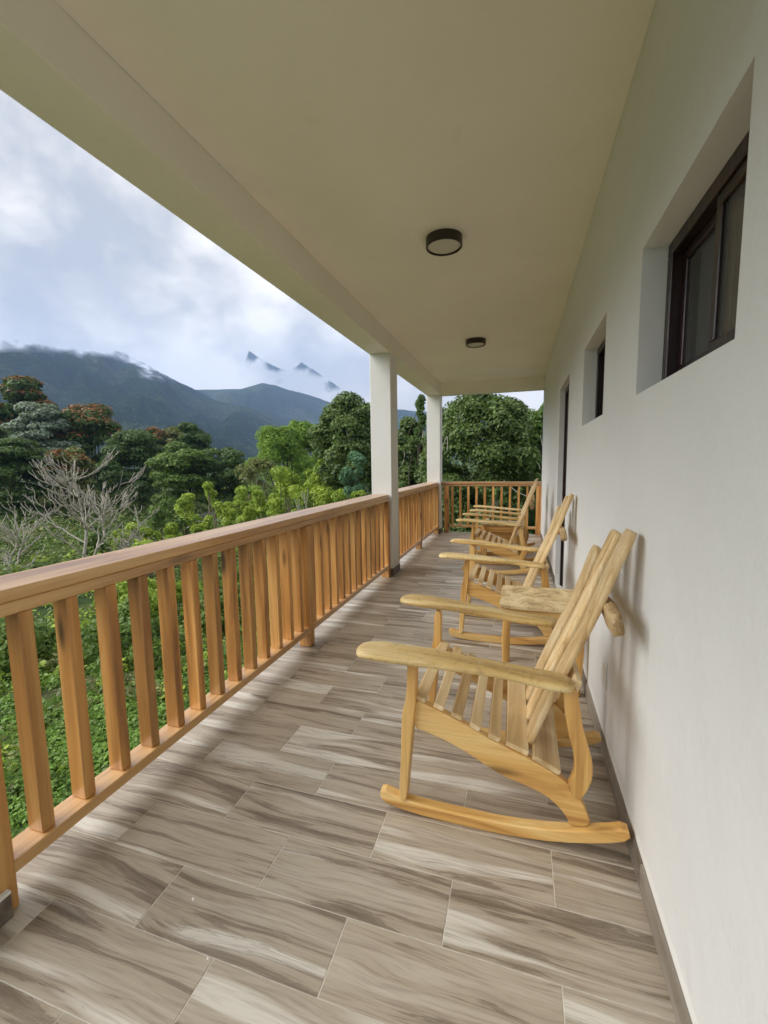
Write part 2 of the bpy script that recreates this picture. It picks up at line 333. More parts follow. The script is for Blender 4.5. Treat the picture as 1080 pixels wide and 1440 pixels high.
def prism(name, pts, y0, y1, mat, parent, bev=0.004, loc=(0, 0, 0)):
    """side outline in (x, z) given depth from y0 to y1"""
    bm = bmesh.new(); n = len(pts)
    a = [bm.verts.new((x, y0, z)) for x, z in pts]; b = [bm.verts.new((x, y1, z)) for x, z in pts]
    bm.faces.new(a); bm.faces.new(b[::-1])
    for i in range(n): bm.faces.new((a[i], b[i], b[(i+1) % n], a[(i+1) % n]))
    bmesh.ops.recalc_face_normals(bm, faces=bm.faces)
    if bev: 
        ed = [e for e in bm.edges if len(e.link_faces) == 2 and (abs(e.verts[0].co.y-e.verts[1].co.y) < 1e-6)]
        bmesh.ops.bevel(bm, geom=ed, offset=bev, segments=2, affect='EDGES', profile=0.5)
    me = from_bm(name, bm)
    return link(name, me, mat, parent, loc)
def smooth_pts(pts, k=2):
    """closed Chaikin smoothing of a traced outline"""
    for _ in range(k):
        out = []
        for i in range(len(pts)):
            a, b = pts[i], pts[(i+1) % len(pts)]
            out += [(a[0]*.75+b[0]*.25, a[1]*.75+b[1]*.25), (a[0]*.25+b[0]*.75, a[1]*.25+b[1]*.75)]
        pts = out
    return pts
def loft(name, st, mat, parent, seg=14, power=3.0, jit=0.0, seed=0, smooth=True, sub=3):
    """st: list of (centre, side vector, thickness vector); a rounded board or limb through the stations"""
    rs = np.random.RandomState(seed)
    C_ = np.array([s[0] for s in st], float); S = np.array([s[1] for s in st], float); T = np.array([s[2] for s in st], float)
    n = len(st); tt = np.linspace(0, n-1, (n-1)*sub+1)
    def ip(A): 
        out = []
        for x in tt:
            i = int(min(math.floor(x), n-2)); f = x-i; p0 = A[max(i-1, 0)]; p1 = A[i]; p2 = A[i+1]; p3 = A[min(i+2, n-1)]
            out.append(0.5*((2*p1)+(-p0+p2)*f+(2*p0-5*p1+4*p2-p3)*f*f+(-p0+3*p1-3*p2+p3)*f**3))
        return np.array(out)
    C_, S, T = ip(C_), ip(S), ip(T); m = len(C_)
    ang = np.linspace(0, 2*math.pi, seg, endpoint=False); ca, sa = np.cos(ang), np.sin(ang)
    cx = np.sign(ca)*np.abs(ca)**(2/power); cyy = np.sign(sa)*np.abs(sa)**(2/power)
    vs_ = []; ph = rs.rand(seg)*6.28
    for i in range(m):
        j = 1+jit*(0.6*np.sin(ang*2+i*0.55+ph[0])+0.5*np.sin(ang*3-i*0.9+ph[1])+0.5*(rs.rand(seg)-0.5))
        for k in range(seg): vs_.append(C_[i]+S[i]*cx[k]*j[k]+T[i]*cyy[k]*j[k])
    fs = [(i*seg+k, i*seg+(k+1) % seg, (i+1)*seg+(k+1) % seg, (i+1)*seg+k) for i in range(m-1) for k in range(seg)]
    fs.append(tuple(range(seg))[::-1]); fs.append(tuple((m-1)*seg+k for k in range(seg)))
    me = bpy.data.meshes.new(name); me.from_pydata([tuple(v) for v in vs_], [], fs); me.validate()
    bm = bmesh.new(); bm.from_mesh(me); bmesh.ops.recalc_face_normals(bm, faces=bm.faces); bm.to_mesh(me); bm.free()
    o = link(name, me, mat, parent)
    if smooth: me.shade_smooth()
    return o
def copy_tree(o, parent=None):
    c = o.copy(); coll.objects.link(c); c.parent = parent
    for ch in list(o.children): copy_tree(ch, c)
    return c
def quads_mesh(name, V, F, mats, midx=None):
    me = bpy.data.meshes.new(name); nv, nf = len(V), len(F); k = F.shape[1]
    me.vertices.add(nv); me.vertices.foreach_set('co', V.astype(np.float32).ravel())
    me.loops.add(nf*k); me.loops.foreach_set('vertex_index', F.astype(np.int32).ravel())
    me.polygons.add(nf); me.polygons.foreach_set('loop_start', np.arange(0, nf*k, k, dtype=np.int32))
    for m in mats: me.materials.append(m)
    if midx is not None: me.polygons.foreach_set('material_index', midx.astype(np.int32))
    me.update(calc_edges=True)
    return me

# ------------------------------------------------------------------ ground, far slopes
def vnoise(x, y, seed=0):
    xi, yi = np.floor(x).astype(int), np.floor(y).astype(int); xf, yf = x-xi, y-yi
    def h(a, b):
        v = np.sin(a*127.1+b*311.7+seed*74.7)*43758.5453; return v-np.floor(v)
    u, v = xf*xf*(3-2*xf), yf*yf*(3-2*yf)
    return (h(xi, yi)*(1-u)+h(xi+1, yi)*u)*(1-v)+(h(xi, yi+1)*(1-u)+h(xi+1, yi+1)*u)*v
def fbm(x, y, seed=0, o=5, g=0.5):
    s = np.zeros_like(np.asarray(x, float)); a = 1.0; tot = 0
    for k in range(o): s = s+a*vnoise(x*2**k, y*2**k, seed+k); tot += a; a *= g
    return s/tot
def ground_z(x, y):
    x = np.asarray(x, float); y = np.asarray(y, float); d = np.hypot(x, y)
    z = np.interp(d, [0, 8, 14, 25, 45, 70, 120, 300, 700, 1400, 2600, 6000], [-3.3, -3.4, -4.0, -5.0, -6.4, -7.6, -9.5, -16, -14, 8, 60, 120])
    return z+(fbm(x*0.12, y*0.12, 3)-0.5)*np.clip(d*0.10-0.4, 0.15, 3.0)
def polar_sheet(name, az, rr, zf, mat, mist=None):
    A, Rr = np.meshgrid(az, rr); X, Y = -np.sin(A)*Rr, np.cos(A)*Rr; Z = zf(A, Rr, X, Y)
    V = np.stack([X, Y, Z], -1).reshape(-1, 3); n, m = len(rr), len(az)
    i = np.arange(n-1)[:, None]*m+np.arange(m-1)[None, :]
    F = np.stack([i, i+1, i+m+1, i+m], -1).reshape(-1, 4)
    me = quads_mesh(name, V, F, [mat]); me.shade_smooth()
    if mist is not None:
        at = me.attributes.new('mist', 'FLOAT', 'POINT'); at.data.foreach_set('value', mist(A, Rr, X, Y, Z).astype(np.float32).ravel())
    return link(name, me, None)
az_all = np.linspace(0, 2*math.pi, 361)
gr = polar_sheet('ground', az_all, np.concatenate([[0.01], np.geomspace(1.5, 5950, 150)]), lambda A, Rr, X, Y: ground_z(X, Y), soil)
tag(gr, kind='structure')
D = math.degrees
def cloud_line(azd):   # tangent of the elevation where the cloud swallows the slope
    return np.interp(azd, [-40, 0, 15, 22, 30, 36, 42, 48, 55, 60, 75, 100, 130], [0.15, 0.15, 0.145, 0.16, 0.20, 0.19, 0.175, 0.200, 0.208, 0.205, 0.21, 0.19, 0.17])
def range_z(crest, r0, rc, r1, seed, rough):
    def f(A, Rr, X, Y):
        azd = np.degrees(A); H_ = np.interp(azd, *crest)*rc
        t = np.clip((Rr-r0)/(rc-r0), 0, 1); s = t*t*(3-2*t)*0.55+t*0.45
        back = np.clip(1-(Rr-rc)/(r1-rc)*0.8, 0.1, 1); s = np.where(Rr > rc, back, s)
        spur = (fbm(azd/4.6+s*0.8, Rr/1100.0, seed, 6, 0.5)-0.5)
        det = (fbm(X/190.0, Y/190.0, seed+9, 5, 0.55)-0.5)
        return -10+H_*s+H_*spur*rough*np.sin(np.clip(t, 0, 1)*math.pi)**0.8*1.5+H_*rough*0.16*det
    return f
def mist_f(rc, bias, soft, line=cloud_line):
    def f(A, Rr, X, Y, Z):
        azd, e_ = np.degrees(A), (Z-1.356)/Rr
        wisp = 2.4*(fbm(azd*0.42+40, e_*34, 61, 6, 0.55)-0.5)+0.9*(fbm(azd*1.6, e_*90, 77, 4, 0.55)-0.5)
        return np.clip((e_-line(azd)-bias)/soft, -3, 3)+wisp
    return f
rA = ([-60, 0, 20, 28, 34, 37, 40, 43, 46, 50, 56, 62, 75, 100, 140], [0.05, 0.05, 0.075, 0.095, 0.118, 0.136, 0.158, 0.185, 0.215, 0.25, 0.26, 0.26, 0.25, 0.22, 0.05])
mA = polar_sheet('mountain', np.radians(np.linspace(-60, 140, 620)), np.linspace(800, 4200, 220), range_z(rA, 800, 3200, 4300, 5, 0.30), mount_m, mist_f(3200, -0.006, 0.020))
tag(mA, kind='structure')
rB = ([-60, -20, 0, 10, 18, 22.5, 27, 30, 32.3, 35, 38, 41, 46, 60, 140], [0.08, 0.09, 0.10, 0.115, 0.13, 0.135, 0.160, 0.172, 0.180, 0.168, 0.165, 0.16, 0.15, 0.12, 0.05])
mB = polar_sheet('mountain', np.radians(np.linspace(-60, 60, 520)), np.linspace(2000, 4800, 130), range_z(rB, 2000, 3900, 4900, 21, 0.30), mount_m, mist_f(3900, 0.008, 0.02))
tag(mB, kind='structure')
def peak_z(A, Rr, X, Y):
    azd = np.degrees(A)
    c = np.interp(azd, [18, 20, 22, 23.5, 25.0, 26.0, 27.5, 28.2, 29, 30, 31, 32, 33, 33.8, 34.6, 36, 38], [0.10, 0.14, 0.165, 0.183, 0.200, 0.212, 0.227, 0.218, 0.210, 0.212, 0.220, 0.228, 0.238, 0.247, 0.215, 0.16, 0.10])
    return -10+c*5450*np.clip(1-np.abs(Rr-5450)/1500, 0, 1)+50*(fbm(X/110.0, Y/110.0, 4)-0.5)
def peak_mist(A, Rr, X, Y, Z):     # cloud closes over everything but a few summits
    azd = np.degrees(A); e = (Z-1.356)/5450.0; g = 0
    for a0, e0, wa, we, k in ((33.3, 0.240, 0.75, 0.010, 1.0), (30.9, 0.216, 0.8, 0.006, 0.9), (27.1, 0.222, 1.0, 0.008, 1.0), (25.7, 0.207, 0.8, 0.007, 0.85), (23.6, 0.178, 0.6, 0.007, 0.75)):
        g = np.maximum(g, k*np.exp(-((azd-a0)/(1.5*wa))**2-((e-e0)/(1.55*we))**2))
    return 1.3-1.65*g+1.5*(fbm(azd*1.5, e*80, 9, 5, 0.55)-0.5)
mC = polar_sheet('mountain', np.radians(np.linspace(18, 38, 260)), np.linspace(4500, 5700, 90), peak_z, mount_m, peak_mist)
tag(mC, kind='structure')

hz = box_mesh('haze', 12100, 12100, 1700)
hzm = bpy.data.materials.new('haze_air'); hzm.use_nodes = True; ht = hzm.node_tree
for n in list(ht.nodes): ht.nodes.remove(n)
ho = N(ht, 'ShaderNodeOutputMaterial'); hv_ = N(ht, 'ShaderNodeVolumePrincipled')
hv_.inputs['Color'].default_value = (0.45, 0.64, 1.0, 1); hv_.inputs['Density'].default_value = 0.000145; hv_.inputs['Anisotropy'].default_value = 0.0
ht.links.new(hv_.outputs[0], ho.inputs['Volume'])
hzo = link('haze', hz, hzm, None, (0, 0, 1700/2-40)); tag(hzo, kind='stuff'); hzo['label'] = 'thin bluish air over the valley and the slopes'

# ------------------------------------------------------------------ the house: slab, tiles, wall, ceiling, beams, columns
W, BI, BO, BB, C_Z, YE = 0.3974, -1.4472, -1.7033, 2.635, 2.8425, 8.275
Y0 = -1.2
fl = box('balcony_floor', BO, W+0.12, Y0, 8.53, -0.20, -0.012, concrete); tag(fl, kind='structure')
gs_ = box('grout_bed', BO+0.002, W-0.004, Y0+0.003, 8.528, -0.0118, -0.0014, grout, fl, base=fl.location)
TW, TH, R0, XC = 0.5995, 0.2078, 0.8655, -1.0688
G = 0.0030
shared = {}
for k in range(-6, 40):
    ya, yb = R0+k*TH, R0+(k+1)*TH
    if yb < 0.0: continue
    yb = min(yb, 8.525)
    if yb-ya < 0.03: continue
    off = XC if k % 2 == 0 else XC+TW*0.475
    x = off-3*TW
    while x < W:
        xa, xb = max(x, BO+0.004), min(x+TW, W-0.003); x += TW
        if xb-xa < 0.02: continue
        key = (round(xb-xa, 4), round(yb-ya, 4))
        if key not in shared: shared[key] = box_mesh('tile', xb-xa-G, yb-ya-G*0.8, 0.011, 0.0009)
        o = link('tile', shared[key], tile, fl, ((xa+xb)/2-fl.location.x, (ya+yb)/2-fl.location.y, -0.0055-fl.location.z+random.uniform(-0.0003, 0.0003)))

def wall_holes(name, x, thick, y0, y1, z0, z1, holes, mat):
    ys = sorted({y0, y1, *[h[0] for h in holes], *[h[1] for h in holes]}); zs = sorted({z0, z1, *[h[2] for h in holes], *[h[3] for h in holes]})
    bm = bmesh.new()
    def quad(pts): bm.faces.new([bm.verts.new(p) for p in pts])
    for i in range(len(ys)-1):
        for j in range(len(zs)-1):
            a, b, c, d = ys[i], ys[i+1], zs[j], zs[j+1]
            if any(h[0] <= a and b <= h[1] and h[2] <= c and d <= h[3] for h in holes): continue
            for xx in (x, x+thick): quad([(xx, a, c), (xx, b, c), (xx, b, d), (xx, a, d)])
    def ring(a, b, c, d):
        quad([(x, a, c), (x+thick, a, c), (x+thick, a, d), (x, a, d)]); quad([(x, b, c), (x+thick, b, c), (x+thick, b, d), (x, b, d)])
        quad([(x, a, c), (x, b, c), (x+thick, b, c), (x+thick, a, c)]); quad([(x, a, d), (x, b, d), (x+thick, b, d), (x+thick, a, d)])
    for h in holes: ring(*h)
    ring(y0, y1, z0, z1)
    bmesh.ops.remove_doubles(bm, verts=bm.verts, dist=1e-5)
    me = from_bm(name, bm); return link(name, me, mat)
WIN = [(1.0445, 1.804, 1.589, 2.087), (2.4635, 3.237, 1.589, 2.087)]
DOOR = (4.137, 5.041, 0.0, 2.108)
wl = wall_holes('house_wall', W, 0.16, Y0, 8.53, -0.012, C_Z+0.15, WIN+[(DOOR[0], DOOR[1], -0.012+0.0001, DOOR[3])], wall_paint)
tag(wl, 'long white plastered house wall on the right of the balcony', 'wall', kind='structure')
lower = box('lower_storey_wall', BO+0.25, W+3.0, Y0, 8.4, -3.9, -0.205, col_paint); tag(lower, 'plain wall of the storey under the balcony', 'wall', kind='structure')
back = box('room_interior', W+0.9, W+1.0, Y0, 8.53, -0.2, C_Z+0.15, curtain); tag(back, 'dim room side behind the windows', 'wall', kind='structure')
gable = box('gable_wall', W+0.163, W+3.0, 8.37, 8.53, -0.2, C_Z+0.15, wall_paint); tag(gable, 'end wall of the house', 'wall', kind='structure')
ce = box('ceiling', BI+0.002, W-0.001, Y0, YE-0.002, C_Z, C_Z+0.14, ceil_paint); tag(ce, kind='structure')
rf = box('roof_slab', BO-0.05, W+3.0, Y0-0.05, 8.60, C_Z+0.152, C_Z+0.30, ceil_paint); tag(rf, kind='structure')
be = box('eaves_beam', BO, BI, Y0, 8.53, BB, C_Z+0.15, ceil_paint, bev=0.0012); tag(be, 'cream beam running along the open side above the columns', 'beam', kind='structure')
be2 = box('end_beam', BI+0.001, W-0.001, YE, 8.53, BB, C_Z+0.15, ceil_paint, bev=0.0012); tag(be2, 'short cream beam across the far end of the balcony', 'beam', kind='structure')

def skirt_run(parent, axis, fixed, side, a, b, h=0.088, th=0.009, piece=0.6, base=None):
    """row of skirting tiles; axis 'y': along y at x=fixed, growing towards side"""
    base = base if base is not None else parent.location
    s = a
    while s < b-0.01:
        e_ = min(s+piece, b)
        if axis == 'y': x0, x1 = (fixed-th, fixed) if side < 0 else (fixed, fixed+th); bx = (x0, x1, s+0.0012, e_-0.0012)
        else: y0, y1 = (fixed-th, fixed) if side < 0 else (fixed, fixed+th); bx = (s+0.0012, e_-0.0012, y0, y1)
        me = box_mesh('skirting_tile', bx[1]-bx[0], bx[3]-bx[2], h, 0.0012)
        rotated = axis == 'y'
        link('skirting_tile', me, skirt_y if rotated else skirt_m, parent, ((bx[0]+bx[1])/2-base[0], (bx[2]+bx[3])/2-base[1], h/2+0.0005-base[2]))
        s = e_
SK = ((0.075, 0.058, 0.045), (0.165, 0.135, 0.105), (0.30, 0.265, 0.22))
skirt_m = wood('skirting_tile_x', *SK, 0, 0.35, 0.6, bstr=0.05)
skirt_y = wood('skirting_tile_y', *SK, 1, 0.35, 0.6, bstr=0.05)
off0 = 0.22
skirt_run(wl, 'y', W, -1, Y0+off0, DOOR[0]); skirt_run(wl, 'y', W, -1, DOOR[1], 8.525)
def column(y0, y1, label, x0=BO, x1=BI):
    t = thing('column', label, 'column', ((x0+x1)/2, (y0+y1)/2, 0), 'white columns on the open side'); bs = t.location
    box('shaft', x0+0.001, x1-0.001, y0+0.001, y1, 0.0, BB, col_paint, t, 0.006, bs)
    skirt_run(t, 'y', x1, 1, y0-0.009, y1+0.009, base=bs); skirt_run(t, 'x', y0, -1, x0, x1, base=bs); skirt_run(t, 'x', y1, 1, x0, x1, base=bs)
    return t
column(4.966, 5.262, 'nearer white square column rising from the railing to the beam')
column(8.277, 8.527, 'white corner column at the far end of the balcony')
t0 = thing('column', 'tiled foot of a column at the lower left corner of the view', 'column', (-1.575, 0.60, 0), 'white columns on the open side')
box('shaft', -1.703, -1.57, 0.40, 0.60, 0.0895, BB, col_paint, t0, 0.006, t0.location)
box('plinth', -1.703, -1.4472, 0.40, 0.730, 0.0005, 0.078, skirt_m, t0, 0.002, t0.location); box('plinth', -1.4665, -1.4472, 0.7305, 0.785, 0.0005, 0.078, skirt_m, t0, 0.002, t0.location)
box('plinth_cap', -1.703, -1.4465, 0.40, 0.730, 0.0785, 0.089, col_paint, t0, 0.002, t0.location); box('plinth_cap', -1.4665, -1.4465, 0.7305, 0.786, 0.0785, 0.089, col_paint, t0, 0.002, t0.location)

# ------------------------------------------------------------------ railings
bal_me = box_mesh('baluster', 0.070, 0.042, 0.7585, 0.003)
def railing(label, y0, y1, ys, posts, grp='pine railings'):
    t = thing('wooden_railing', label, 'railing', (-1.53, (y0+y1)/2, 0), grp); b = t.location
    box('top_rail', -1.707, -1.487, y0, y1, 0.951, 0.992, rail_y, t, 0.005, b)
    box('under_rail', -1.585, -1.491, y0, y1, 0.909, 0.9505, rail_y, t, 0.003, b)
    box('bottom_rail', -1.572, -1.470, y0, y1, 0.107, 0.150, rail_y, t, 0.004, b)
    for y in ys:
        o = link('baluster', bal_me, rail_z, t, (-1.525-b.x+random.uniform(-.001, .001), y-b.y+random.uniform(-.003, .003), 0.5298), (0, 0, random.uniform(-.02, .02)))
    for y, w in posts: box('post', -1.56, -1.468, y-w/2, y+w/2, 0.0008, 0.9085, rail_z, t, 0.004, b)
    return t
b0, db = 0.9195+0.018, 0.1502
ys1 = [b0+db*i for i in range(0, 12)]
pm = 2.845
ys2 = [pm+0.10+0.1495*i for i in range(0, 13)]
railing('long pine railing along the open side, nearest to the viewer', 0.735, 4.957, ys1+[2.742]+ys2, [(0.7755, 0.082), (pm, 0.075), (4.905, 0.08)])
ys3 = [5.43+0.152*i for i in range(0, 8)]+[6.79+0.152*i for i in range(0, 9)]
railing('pine railing between the two white columns', 5.272, 8.268, ys3, [(5.32, 0.08), (6.70, 0.09), (8.22, 0.08)])
te = thing('wooden_railing', 'short pine railing closing the far end of the balcony', 'railing', (-0.48, 8.47, 0), 'pine railings'); b = te.location
box('top_rail', -1.445, W-0.002, 8.40, 8.54, 0.951, 0.992, rail_x, te, 0.005, b)
box('under_rail', -1.445, W-0.002, 8.425, 8.515, 0.909, 0.9505, rail_x, te, 0.003, b)
box('bottom_rail', -1.30, 0.34, 8.425, 8.515, 0.107, 0.150, rail_x, te, 0.004, b)
for xx in (-1.35, 0.352): box('post', xx-0.045, xx+0.045, 8.424, 8.514, 0.0008, 0.9085, rail_z, te, 0.004, b)
be_me = box_mesh('baluster', 0.040, 0.060, 0.7585, 0.003)
for i in range(10): link('baluster', be_me, rail_z, te, (-1.238+0.1545*i-b.x, 0.0, 0.5298))

# ------------------------------------------------------------------ windows, door, lights, outlet
def window(y0, y1, z0, z1, label):
    t = thing('window', label, 'window', (W+0.10, (y0+y1)/2, z0), 'high windows in the wall'); b = t.location
    x0, x1 = W+0.078, W+0.150; f = 0.045
    P = lambda n, *a, m=frame_brown, p=t, bb=b: box(n, *a, m, p, 0.003, bb)
    P('frame', x0, x1, y0+.001, y1-.001, z1-f, z1-.001); P('frame', x0, x1, y0+.001, y1-.001, z0+.001, z0+f)
    P('frame', x0, x1, y1-f, y1-.001, z0+f, z1-f); P('frame', x0, x1, y0+.001, y0+f, z0+f, z1-f)
    # two sashes: far one glazed, near one sliding in front of it
    ym = y0+(y1-y0)*0.47
    for (a, c, xa, mm) in ((ym-0.02, y1-f-.002, x0+0.034, frame_brown), (y0+f+.002, ym+0.03, x0+0.008, frame_brown)):
        s = 0.034; xa2 = xa+0.022
        P('sash', xa, xa2, a, c, z1-f-s, z1-f-.001); P('sash', xa, xa2, a, c, z0+f+.001, z0+f+s)
        P('sash', xa, xa2, c-s, c, z0+f+s, z1-f-s)
        P('sash', xa, xa2, a, a+s, z0+f+s, z1-f-s, m=frame_tan if mm is frame_brown and a > y0+0.2 else frame_brown)
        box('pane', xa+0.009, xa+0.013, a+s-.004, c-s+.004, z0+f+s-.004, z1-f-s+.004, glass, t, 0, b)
    box('latch', x0-0.012, x0-0.0005, y0+0.008, y0+0.03, z0+0.06, z0+0.10, bronze, t, 0.003, b)
    return t
window(*WIN[0], 'nearest high window with a dark brown frame, large at the right edge')
window(*WIN[1], 'smaller looking dark framed window between the near window and the doorway')
d = thing('door', 'dark brown door in the deep opening beyond the windows', 'door', (W+0.1, (DOOR[0]+DOOR[1])/2, 0)); b = d.location
dx0, dx1 = W+0.05, W+0.15
box('frame', dx0, dx1, DOOR[1]-0.05, DOOR[1]-.001, 0.001, DOOR[3]-.001, frame_brown, d, 0.003, b); box('frame', dx0, dx1, DOOR[0]+.001, DOOR[0]+0.05, 0.001, DOOR[3]-.001, frame_brown, d, 0.003, b)
box('frame', dx0, dx1, DOOR[0]+0.05, DOOR[1]-0.05, DOOR[3]-0.05, DOOR[3]-.001, frame_brown, d, 0.003, b)
lf = box('leaf', dx0+0.02, dx0+0.06, DOOR[0]+0.053, DOOR[1]-0.053, 0.006, DOOR[3]-0.054, frame_brown, d, 0.003, b)
for (za, zb) in ((0.15, 0.95), (1.08, 1.95)):
    box('panel', dx0+0.012, dx0+0.0195, DOOR[0]+0.16, DOOR[1]-0.16, za, zb, frame_brown, d, 0.004, b)
box('handle', dx0-0.03, dx0+0.018, DOOR[0]+0.10, DOOR[0]+0.125, 1.0, 1.025, chrome, d, 0.005, b)
def round_light(x, y, label):
    t = thing('ceiling_light', label, 'ceiling light', (x, y, C_Z-0.0005), 'round ceiling lights'); 
    for nm, r0, r1, z0, z1, mt in (('rim', 0.112, 0.120, -0.062, 0.0, bronze), ('diffuser', 0.0, 0.1115, -0.055, -0.004, diffuser)):
        bm = bmesh.new(); n = 48
        pr = [(r1, z1), (r1, z0+0.003), (r1-0.003, z0), (r0+0.001, z0), (r0, z0+0.002), (r0, z1)] if r0 else [(0.0001, z0), (r1-0.012, z0), (r1, z0+0.008), (r1, z1), (0.0001, z1)]
        rings = [[bm.verts.new((r*math.cos(2*math.pi*k/n), r*math.sin(2*math.pi*k/n), z)) for k in range(n)] for r, z in pr]
        m_ = len(pr)
        for i in range(m_ if r0 else m_-1):
            for k in range(n): bm.faces.new((rings[i][k], rings[i][(k+1) % n], rings[(i+1) % m_][(k+1) % n], rings[(i+1) % m_][k]))
        me = from_bm(nm, bm); link(nm, me, mt, t)
    return t
round_light(-0.506, 3.05, 'round flush ceiling light with dark rim, the larger and nearer one')
round_light(-0.536, 5.58, 'round flush ceiling light near the far end, the smaller looking one')
op = thing('wall_outlet', 'flat white outlet cover low on the wall behind the first chair', 'outlet', (W, 2.13, 0.375)); 
box('plate', W-0.007, W-0.0005, 2.085, 2.175, 0.315, 0.435, plastic, op, 0.002, op.location)
for zz in (0.348, 0.402): box('socket', W-0.0085, W-0.0072, 2.112, 2.148, zz-0.016, zz+0.016, plastic, op, 0.0005, op.location)

# ------------------------------------------------------------------ rocking chair
def make_chair():
    t = thing('rocking_chair', 'x', 'rocking chair', (0, 1.79, 0), 'rustic rocking chairs along the wall')
    rk = [(-.503, .034), (-.46, .016), (-.36, .004), (-.25, .0005), (-.10, .0005), (0, .003), (.15, .019), (.295, .052), (.382, .085), (.372, .128), (.295, .100), (.15, .066), (0, .049), (-.1, .046), (-.3, .047), (-.42, .057), (-.502, .080)]
    st = [(-.37, .468), (-.293, .442), (-.194, .406), (-.113, .368), (-.035, .336), (.02, .315), (.113, .283), (.176, .245), (.22, .197), (.245, .15), (.262, .096), (.192, .078), (.185, .107), (.155, .145), (.111, .179), (.051, .200), (-.036, .221), (-.108, .256), (-.193, .301), (-.304, .339), (-.374, .351)]
    lg = [(-.386, .634), (-.388, .52), (-.396, .457), (-.408, .419), (-.412, .333), (-.414, .24), (-.420, .146), (-.424, .052), (-.394, .050), (-.385, .157), (-.376, .252), (-.369, .333), (-.361, .405), (-.354, .472), (-.354, .525), (-.352, .634)]
    sp = [(.158, .600), (.161, .525), (.176, .436), (.197, .359), (.201, .30), (.190, .264), (.178, .236), (.197, .205), (.221, .194), (.243, .237), (.258, .284), (.256, .344), (.238, .405), (.220, .466), (.209, .549), (.196, .598)]
    for s, nm in ((-1, 'near'), (1, 'far')):
        yc = s*0.267
        def slab(name, pts, w, mat, dy=0.0, bev=0.005, ch=1):
            c = yc+dy*s; cxm = sum(p[0] for p in pts)/len(pts); czm = sum(p[1] for p in pts)/len(pts)
            return prism(name, [(p[0]-cxm, p[1]-czm) for p in (smooth_pts(pts, ch) if ch else pts)], -w/2, w/2, mat, t, bev, (cxm, c, czm))
        slab('rocker', rk, 0.043, chair_x, 0.0)
        slab('side_rail', st, 0.034, chair_x, -0.010)
        slab('front_leg', lg, 0.050, chair_z, 0.004)
        slab('rear_support', sp, 0.036, chair_z, 0.003)
        # broad paddle shaped arm, thicker at the front
        A = []
        for x, yo, z, hw, ht in ((-.572, .315, .660, .018, .008), (-.560, .315, .661, .048, .014), (-.525, .315, .662, .070, .017), (-.46, .312, .661, .077, .018), (-.36, .306, .656, .072, .018), (-.26, .300, .649, .064, .018), (-.15, .292, .640, .056, .018), (-.04, .286, .630, .052, .018), (.06, .288, .622, .055, .018), (.13, .292, .617, .057, .018), (.172, .294, .614, .046, .016), (.186, .294, .613, .018, .008)):
            A.append(((x, s*yo, z), (0, hw, 0), (0, 0, ht)))
        A = [(c_, (0, v_[1]*0.94, 0), (0, 0, h_[2]*0.86)) for c_, v_, h_ in A]; loft('arm', A, chair_arm, t, 18, 3.4, 0.05, 11+s)
    # seat slats, laid across the two side rails
    zt = lambda x: float(np.interp(x, [-.36, -.293, -.194, -.113, -.035, .0, .113, .176], [.463, .442, .406, .368, .336, .322, .283, .245]))
    for i, (x, w) in enumerate(((-.340, .044), (-.272, .040), (-.204, .042), (-.138, .040), (-.072, .042), (.008, .082), (.112, .100))):
        sl = math.atan2(zt(x+.03)-zt(x-.03), .06)
        me = box_mesh('seat_slat', w, 0.545-0.006*(i % 3), 0.019, 0.003)
        link('seat_slat', me, chair_y, t, (x, random.uniform(-.004, .004), zt(x)+0.0115), (0, -sl, random.uniform(-.012, .012)))
    prism('front_rail', [(-.372, .39), (-.352, .39), (-.352, .46), (-.372, .46)], -0.238, 0.238, chair_y, t, 0.003)
    # three fanned back slats with live edges
    for i, (yb, yt, ztp, w0, w1) in enumerate(((-.150, -.168, 1.120, .050, .056), (.000, .004, 1.092, .049, .055), (.150, .172, 1.000, .052, .062))):
        S_ = []
        zz = list(np.linspace(.300, ztp-.035, 9))+[ztp-.012, ztp]
        for k, z in enumerate(zz):
            f = (z-.300)/(ztp-.300); x = float(np.interp(z, [.29, .35, .45, .60, .82, .97, 1.13], [.046, .068, .104, .164, .257, .306, .368]))
            y = yb+(yt-yb)*f; w = (w0+(w1-w0)*f)*(1+0.05*math.sin(k*1.3+i*2))
            if k >= 9: w *= 0.86 if k == 9 else 0.60
            th = 0.0115
            S_.append(((x, y, z), (0, w, 0), (.93*th, 0, -.36*th)))
        o = loft('back_slat', S_, chair_live, t, 20, 7.0, 0.015, 31+i, sub=2)
    # half log across the back and a lower cross board
    L_ = []
    for k in range(9):
        y = -.315+.62*k/8; g_ = 1+0.10*math.sin(k*1.7)
        L_.append(((.302+.003*math.sin(k), y, .842), (.020*g_, 0, .006), (-.008, 0, .037*g_)))
    loft('crosspiece', L_, chair_bark, t, 14, 4.5, 0.05, 51)
    me = box_mesh('lower_crosspiece', 0.024, 0.50, 0.07, 0.004); link('lower_crosspiece', me, chair_y, t, (.197, 0, .575), (0, 0.38, 0))
    return t
chair = make_chair()
chair['label'] = 'nearest rocking chair, the largest in view, its rocker ends at the wall skirting'
for x, y, rz, lab in ((0.0, 3.53, 0.01, 'rocking chair just beyond the first side table, in front of the doorway'),
                      (-0.155, 5.60, 0.0, 'third rocking chair from the front, pulled forward from the wall'),
                      (-0.115, 6.72, 0.02, 'farthest rocking chair, almost hidden by the one in front near the end railing')):
    c = copy_tree(chair); c.location = (x, y, 0); c.rotation_euler = (0, 0, rz); c['label'] = lab

